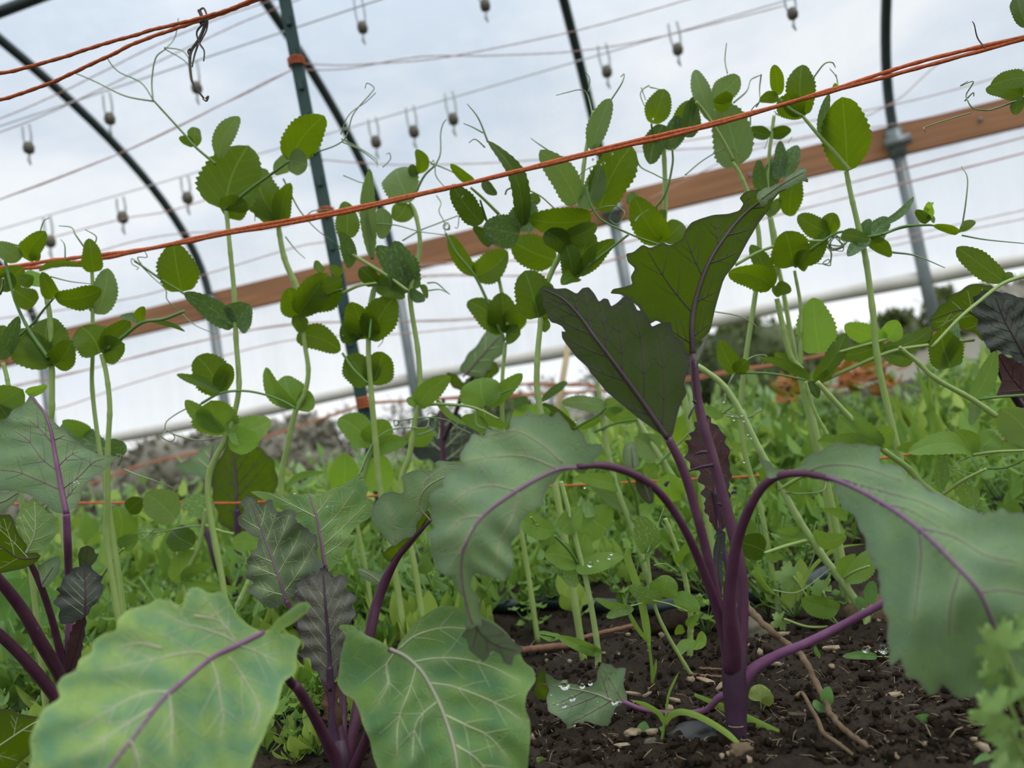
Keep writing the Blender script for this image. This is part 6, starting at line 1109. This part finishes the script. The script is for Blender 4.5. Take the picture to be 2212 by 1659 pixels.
for (x, y, r_) in ((1275, 1219, 7), (1316, 1205, 4), (1321, 1196, 4), (1292, 1210, 3)): drop(P(x, y, .586), r_ * .58 / F, 'clear droplet on the sloping pea leaf left of the grass', 'droplets on the sloping pea leaf')
for (x, y, r_) in ((1870, 1403, 7), (1892, 1406, 3), (1909, 1402, 10)): drop(P(x, y, pr(G(1905, 1425))[2] - .01), r_ * .6 / F, 'bead of water standing on the leaf lying on the soil', 'beads on the soil-level leaf')
for (x, y) in ((1602, 897), (1606, 909), (1581, 898), (1585, 907), (1615, 938), (1622, 946), (1607, 998), (1563, 868), (1245, 910), (1263, 1053)): drop(P(x, y, .61), .0011, 'bright droplet clinging to pea foliage behind the kale stalks', 'droplets on the pea foliage')
for (x, y) in ((1305, 352), (1297, 355), (1309, 325), (1322, 332), (1281, 345), (1300, 330), (1000, 424), (1410, 256)): drop(P(x, y, .64), .0012, 'tiny droplet hanging under the orange twine at the pea tips', 'droplets under the orange twine')
drop(P(79, 1360, .56), .0032, 'droplet on the bent purple stalk at the left', None)
for (x, y) in ((160, 1040), (170, 1042), (98, 1092), (167, 1038), (636, 1065), (706, 1093), (640, 1135)): drop(P(x, y, .555), .0009, 'pin-sized droplet on a pale left kale leaf', 'pin-sized droplets on the pale left leaves')

# ---------------------------------------------------------------- weeds between the crops
def leafgeo(B_, ax, wd, L_, w, arch=.15, fold=.2, nu=6):
    nm = np.cross(ax, wd); V = []
    for i in range(nu + 1):
        u = i / nu; h = max(.04, sin(pi * u ** .8) ** .7) * w / 2
        for v in (-1, 0, 1): V.append(B_ + ax * u * L_ + wd * v * h + nm * (abs(v) * h * fold * 2 - arch * L_ * u * u))
    return V, [(i * 3 + j, i * 3 + j + 1, i * 3 + j + 4, i * 3 + j + 3) for i in range(nu) for j in range(2)]
def rvec(rs, el0, el1):
    a = rs.uniform(0, 2 * pi); e = rs.uniform(el0, el1); return np.array([cos(a) * cos(e), sin(a) * cos(e), sin(e)])
def perp(ax): w = np.cross(ax, Z); return w / (np.linalg.norm(w) + 1e-9)
def weed_mesh(kind, seed):
    rs = random.Random(seed); lv = MB(); st = MB()
    if kind == 'rosette':
        for k in range(9):
            ax = rvec(rs, .5, 1.25); L_ = rs.uniform(.03, .07); q = ax * rs.uniform(.015, .045); st.tube([Z * 0, q * .5, q], .0012, 5); lv.add(leafgeo(q, ax * .8 + rvec(rs, -.3, .3) * .25, perp(ax), L_, L_ * .5))
    elif kind == 'bushy':
        for k in range(7):
            ax = rvec(rs, .7, 1.45); H_ = rs.uniform(.06, .14); st.tube([Z * 0, ax * H_ * .5, ax * H_ + Z * .01], .0011, 5)
            for j in range(7):
                q = ax * H_ * (.25 + .75 * j / 6); a2 = rvec(rs, -.1, .9); L_ = rs.uniform(.014, .03); lv.add(leafgeo(q, a2, perp(a2), L_, L_ * .62, nu=4))
    elif kind == 'feathery':
        for k in range(8):
            ax = rvec(rs, .6, 1.4); H_ = rs.uniform(.05, .13); st.tube([Z * 0, ax * H_ * .5, ax * H_], .0009, 5)
            for j in range(14):
                q = ax * H_ * (.4 + .6 * j / 13)
                for m_ in range(2):
                    a2 = rvec(rs, -.2, 1.1); L_ = rs.uniform(.007, .016); lv.add(leafgeo(q, a2, perp(a2), L_, L_ * .35, nu=2))
    elif kind == 'clover':
        for k in range(10):
            ax = rvec(rs, .6, 1.5); H_ = rs.uniform(.02, .05); q = ax * H_; st.tube([Z * 0, q * .5 + Z * .003, q], .0005, 4)
            a0 = rs.uniform(0, 6)
            for j in range(3):
                a2 = np.array([cos(a0 + j * 2.09), sin(a0 + j * 2.09), rs.uniform(-.1, .35)]); a2 /= np.linalg.norm(a2); L_ = rs.uniform(.008, .013); lv.add(leafgeo(q, a2, perp(a2), L_, L_ * 1.15, arch=.1, nu=4))
    elif kind == 'grass':
        for k in range(16):
            ax = rvec(rs, .9, 1.5); L_ = rs.uniform(.05, .15); lv.add(leafgeo(Z * 0 + rvec(rs, 0, .1) * .008, ax, perp(ax), L_, .004, arch=.3, nu=5))
        st.tube([Z * 0, Z * .02], .001, 4)
    elif kind == 'lettuce':
        for k in range(16):
            ax = rvec(rs, .4, 1.2); L_ = rs.uniform(.035, .07); lv.add(leafgeo(ax * .02, ax, perp(ax), L_, L_ * .6, arch=.2, fold=.35)); st.tube([Z * 0, ax * .03], .002, 5)
    return lv, st
KINDS = {'rosette': ('weed', 'rosette_weed', 'broad-leaved weed'), 'bushy': ('weed_b', 'bushy_weed', 'small-leaved bushy weed'), 'feathery': ('weed_pale', 'feathery_weed', 'feathery pale weed'), 'clover': ('weed_y', 'clover', 'three-leaved clover'), 'grass': ('grass', 'grass_tuft', 'grass tuft'), 'lettuce': ('weed_y', 'leafy_green', 'leafy salad green')}
protos = {}
def place_weed(kind, var, x, y, sc, label, group):
    mt, nm, cat = KINDS[kind]
    key = (kind, var)
    if key not in protos:
        lv, st = weed_mesh(kind, hash(kind[0]) * 0 + len(protos) * 17 + 5)
        r = root(nm, (0, 0, 0), label, cat, group)
        a_ = lv.build('leaves', mt if var % 2 == 0 else {'weed': 'weed_y', 'weed_b': 'weed', 'weed_pale': 'weed_y', 'weed_y': 'weed', 'grass': 'grass'}[mt], r); b_ = st.build('stalks', 'stem_dark', r)
        protos[key] = r, a_, b_
    else:
        r0_, a0_, b0_ = protos[key]; r = r0_.copy(); COL.objects.link(r)
        for c0 in (a0_, b0_):
            c_ = c0.copy(); c_.parent = r; COL.objects.link(c_)
        r['label'] = label
        if group: r['group'] = group
    r.location = (x, y, gz(x, y) if (X0 < x < X1 and Y0 < y < Y1) else 0); r.rotation_euler = (0, 0, random.uniform(0, 6.28)); r.scale = (sc, sc, sc); return r
R3 = random.Random(11)
zones = (('near the front kales', 'low weeds among the front kales on the left'), ('mid', 'weeds under the pea row'), ('far', 'salad and weeds in the beds behind the peas'))
cnt = 0; tries = 0
def weedlab(kind, z):
    c_ = KINDS[kind][2]
    return [c_ + ' growing low among the front kales at left', c_ + ' growing under the pea row by the hose', c_ + ' growing in the beds behind the pea row'][z]
while cnt < 430 and tries < 9000:
    tries += 1
    z = 0 if cnt < 95 else (1 if cnt < 230 else 2)
    if z == 0: x, y = R3.uniform(-.75, -.08), R3.uniform(.50, .95)
    elif z == 1: x, y = R3.uniform(-.95, .75), R3.uniform(.84, 1.45)
    else: y = R3.uniform(1.4, 3.3); x = R3.uniform(-.8, .8) * y
    px, py, dd = pr((x, y, 0))
    if px < -150 or px > 2350: continue
    if 1080 < px < 2350 and py > 1335: continue
    kind = R3.choice(('rosette', 'bushy', 'rosette', 'rosette', 'lettuce') if z == 0 else ('rosette', 'bushy', 'feathery', 'clover', 'lettuce', 'bushy', 'grass') if z == 1 else ('lettuce', 'bushy', 'feathery', 'rosette', 'lettuce'))
    sc = R3.uniform(.55, .95) if z == 0 else R3.uniform(.7, 1.25) if z == 1 else R3.uniform(1.2, 2.0)
    if z == 0 and y < .62: sc *= .6
    if z == 1 and px > 1080: sc *= .7
    if z == 0 and py > 1560: sc *= .6
    place_weed(kind, R3.randrange(4), x, y, sc, weedlab(kind, z), ['low weeds among the front kales', 'weeds under the pea row', 'greens in the beds behind the peas'][z]); cnt += 1
for (x, y, k, sc, lb) in ((1160, 1330, 'clover', .9, 'clover clump in front of the hose by the drooping kale leaf'), (1150, 1370, 'clover', .7, 'clover clump at the end of the reddish stick'), (1360, 1345, 'bushy', .5, 'little leafy weed below the hose at centre'), (1530, 1390, 'clover', .7, 'clover clump left of the purple stalks'), (1660, 1330, 'bushy', .7, 'round-leaved weed right of the purple stalks'), (1720, 1345, 'rosette', .6, 'round-leaved weed below the cilantro'), (1250, 1345, 'rosette', .5, 'small weed rosette against the hose'), (1185, 1310, 'grass', .6, 'grass tuft at the hose left of the pale pea stem'),
                          (1560, 1330, 'bushy', .7, 'leafy weed against the hose behind the purple stalks'), (1640, 1300, 'clover', .9, 'clover behind the purple stalks at the hose'), (1800, 1330, 'clover', .7, 'clover by the foot of the diagonal pea stem')):
    g = G(x, y); place_weed(k, 1, g[0], g[1], sc, lb, None)
for k_, (x, y, k, sc) in enumerate(((600, 1590, 'rosette', .45), (640, 1640, 'clover', .8), (590, 1520, 'rosette', .6), (660, 1560, 'clover', .8), (575, 1640, 'rosette', .4), (620, 1500, 'lettuce', .35), (690, 1650, 'rosette', .35), (800, 1600, 'rosette', .4), (10, 1480, 'rosette', .8), (60, 1400, 'lettuce', .6), (90, 1330, 'lettuce', .7))):
    g = G(x, y); place_weed(k, 1, g[0], g[1], sc, weedlab(k, 0), 'low weeds among the front kales')
# undergrowth of the far beds: uncountable leaf mass
def far_mass(name, n, y0, y1, hmax, L0, mt, lb, x_of=lambda y, u: (u * 1.7 - .95) * y, seed=1):
    b = MB(); rs = random.Random(seed)
    for k in range(n):
        y = rs.uniform(y0, y1); x = x_of(y, rs.random()); px = pr((x, y, 0.1))[0]
        if px < -200 or px > 2400: continue
        if 1700 < px < 2010 and y > 1.5 and rs.random() < .85: continue
        h = hmax * rs.random() ** 1.3 * (.75 + .5 * noise.noise(Vector((x * 2.5, y * 2.5, 0)))); ax = rvec(rs, .1, 1.3); L_ = rs.uniform(.6, 1.3) * L0
        b.add(leafgeo(np.array([x, y, h]), ax, perp(ax), L_, L_ * .45, nu=3))
    return tag(b.build(name, mt), lb, 'undergrowth', kind='stuff')
far_mass('undergrowth', 6500, 1.15, 3.2, .17, .045, 'weed', 'mixed green undergrowth filling the beds behind the pea row')
far_mass('undergrowth', 5200, 1.2, 3.3, .23, .040, 'weed_y', 'yellow-green salad leaves filling the beds behind the pea row', seed=2)
far_mass('undergrowth', 1500, 2.2, 3.4, .30, .06, 'weed_pale', 'tall feathery greens along the far tunnel side', seed=3)
far_mass('undergrowth', 2600, .86, 1.3, .07, .03, 'weed', 'low seedlings carpeting the ground along the hose', seed=5)
b = MB(); rs = random.Random(9)
for k in range(70):
    q = P(rs.uniform(1800, 1930), rs.uniform(790, 850), 1.9 + rs.uniform(-.2, .2)); ax = rvec(rs, -.2, .8); b.add(leafgeo(q, ax, perp(ax), .05, .035, nu=3))
for k in range(40):
    q = P(rs.uniform(1690, 1740), rs.uniform(820, 870), 1.9 + rs.uniform(-.2, .2)); ax = rvec(rs, -.2, .8); b.add(leafgeo(q, ax, perp(ax), .045, .03, nu=3))
b.v = [np.asarray(v) for v in b.v]
tag(b.build('rusty_foliage', 'rust'), 'rust-coloured foliage in the bed behind the right pea stems', 'foliage', kind='stuff')

# ---------------------------------------------------------------- outside: hedge, shrubs and bare trees
def crown(b, c, rx, rz, n, L_, rs):
    for k in range(n):
        u = rvec(rs, -1.3, 1.5); r_ = rs.random() ** .33; q = np.array(c) + np.array([u[0] * rx * r_, u[1] * rx * .7 * r_, u[2] * rz * r_])
        ax = rvec(rs, -.8, 1.2); b.add(leafgeo(q, ax, perp(ax), L_ * rs.uniform(.6, 1.3), L_ * .7, nu=2))
def shrub(px, top, width, D, mt, label, bare=False, n=900):
    rs = random.Random(int(px)); q = P(px, top, D); w = width * D / F / 2; g = np.array([q[0], q[1], -.03]); H_ = q[2]
    r = root('tree' if bare or H_ > 4 else 'shrub', g, label, 'tree' if bare or H_ > 4 else 'shrub', None)
    bt = MB()
    bt.tube([g, g + Z * H_ * .5, g + Z * H_ * .8], [.04 * H_ / 2, .02 * H_ / 2], 7)
    nb = 26 if bare else 9
    for k in range(nb):
        a = rvec(rs, .3, 1.3); s = g + Z * H_ * rs.uniform(.15, .7); e = s + a * H_ * rs.uniform(.2, .45); bt.tube([s, (s + e) / 2 + Z * .05, e], [.012 * H_ / 2, .004], 5)
    bt.build('trunk', 'bark', r)
    b = MB()
    if not bare: b.add(rock_geo(g + Z * H_ * .42, 1.0, (w * .9, w * .6, H_ * .42), px))
    crown(b, g + Z * H_ * .47, w, H_ * .44, n if not bare else n // 4, .05 * D / 4 if not bare else .035 * D / 4, rs); b.build('crown', mt, r)
for (px, top, wd, D, mt, lb, br) in ((1600, 655, 150, 11, 'far_green', 'dark green shrub seen under the rolled film just right of the tall kale stalk', False), (1680, 690, 130, 12, 'far_green', 'dark shrub behind the right pea stems, second from the kale', False), (1760, 700, 110, 13, 'far_green', 'low shrub in the gap between the right pea stems', False),
        (1850, 690, 120, 13, 'far_green', 'small rounded shrub left of the steel hoop leg outside', False), (1930, 650, 90, 12, 'far_green', 'pointed dark conifer-like shrub beside the steel hoop leg outside', False), (2030, 600, 90, 12, 'far_green', 'tall dark shrub right of the steel hoop leg outside', False), (2120, 600, 140, 12, 'far_brown', 'brownish shrub behind the dark right kale', False), (2230, 560, 160, 12, 'far_brown', 'brownish hedge shrub at the right edge outside', False),
        (1500, 700, 130, 12, 'far_green', 'shrub behind the tall kale leaf outside', False), (1390, 760, 120, 13, 'far_brown', 'brown thin shrub left of the tall kale leaf outside', False), (1270, 740, 60, 12, 'far_brown', 'bare tree beside the bamboo stake', True), (1180, 800, 110, 12, 'far_brown', 'thin bare tree behind the centre peas outside', True), (1080, 840, 120, 12, 'far_green', 'low shrub behind the centre peas outside', False),
        (960, 860, 120, 13, 'far_brown', 'bare brown shrub right of the green post outside', True), (860, 850, 120, 12, 'far_brown', 'bare bush just right of the green post outside', True), (740, 860, 130, 12, 'far_brown', 'bare bush just left of the green post outside', True), (640, 880, 140, 12, 'far_brown', 'grey-brown bush between the pea stems left of the post', False), (540, 890, 150, 11, 'far_brown', 'grey-brown bush behind the left tall pea', False),
        (430, 915, 160, 10, 'far_brown', 'grey-brown bush under the film at left', False), (320, 930, 160, 10, 'far_brown', 'grey-brown bush at left above the salad bed', False), (200, 950, 160, 10, 'far_brown', 'grey-brown bush behind the kite-shaped kale leaf', False), (60, 980, 180, 10, 'far_brown', 'grey-brown bush at the left edge outside', False)):
    shrub(px, top, wd * 1.35, D, mt, lb, br)
q0 = W0 + A * 2.0 - NN * 9.0
bk = mk('hedge_bank', *(lambda V_: (V_, [(i * 2, i * 2 + 1, i * 2 + 3, i * 2 + 2) for i in range(79)] + [(160 + i * 2, 160 + i * 2 + 1, 160 + i * 2 + 3, 160 + i * 2 + 2) for i in range(79)]))(
    [p for i in range(80) for p in (W0 - NN * 8 + A * (-14 + i * .5) + Z * -.05, W0 - NN * (10 + .6 * noise.noise(Vector((i * .3, 2, 0)))) + A * (-14 + i * .5) + Z * (.75 + .25 * noise.noise(Vector((i * .35, 0, 0)))))] +
    [p for i in range(80) for p in (W0 - NN * (10 + .6 * noise.noise(Vector((i * .3, 2, 0)))) + A * (-14 + i * .5) + Z * (.75 + .25 * noise.noise(Vector((i * .35, 0, 0)))), W0 - NN * 13 + A * (-14 + i * .5) + Z * -.05)]), 'far_brown')
bk['kind'] = 'structure'; bk.name = 'hill'
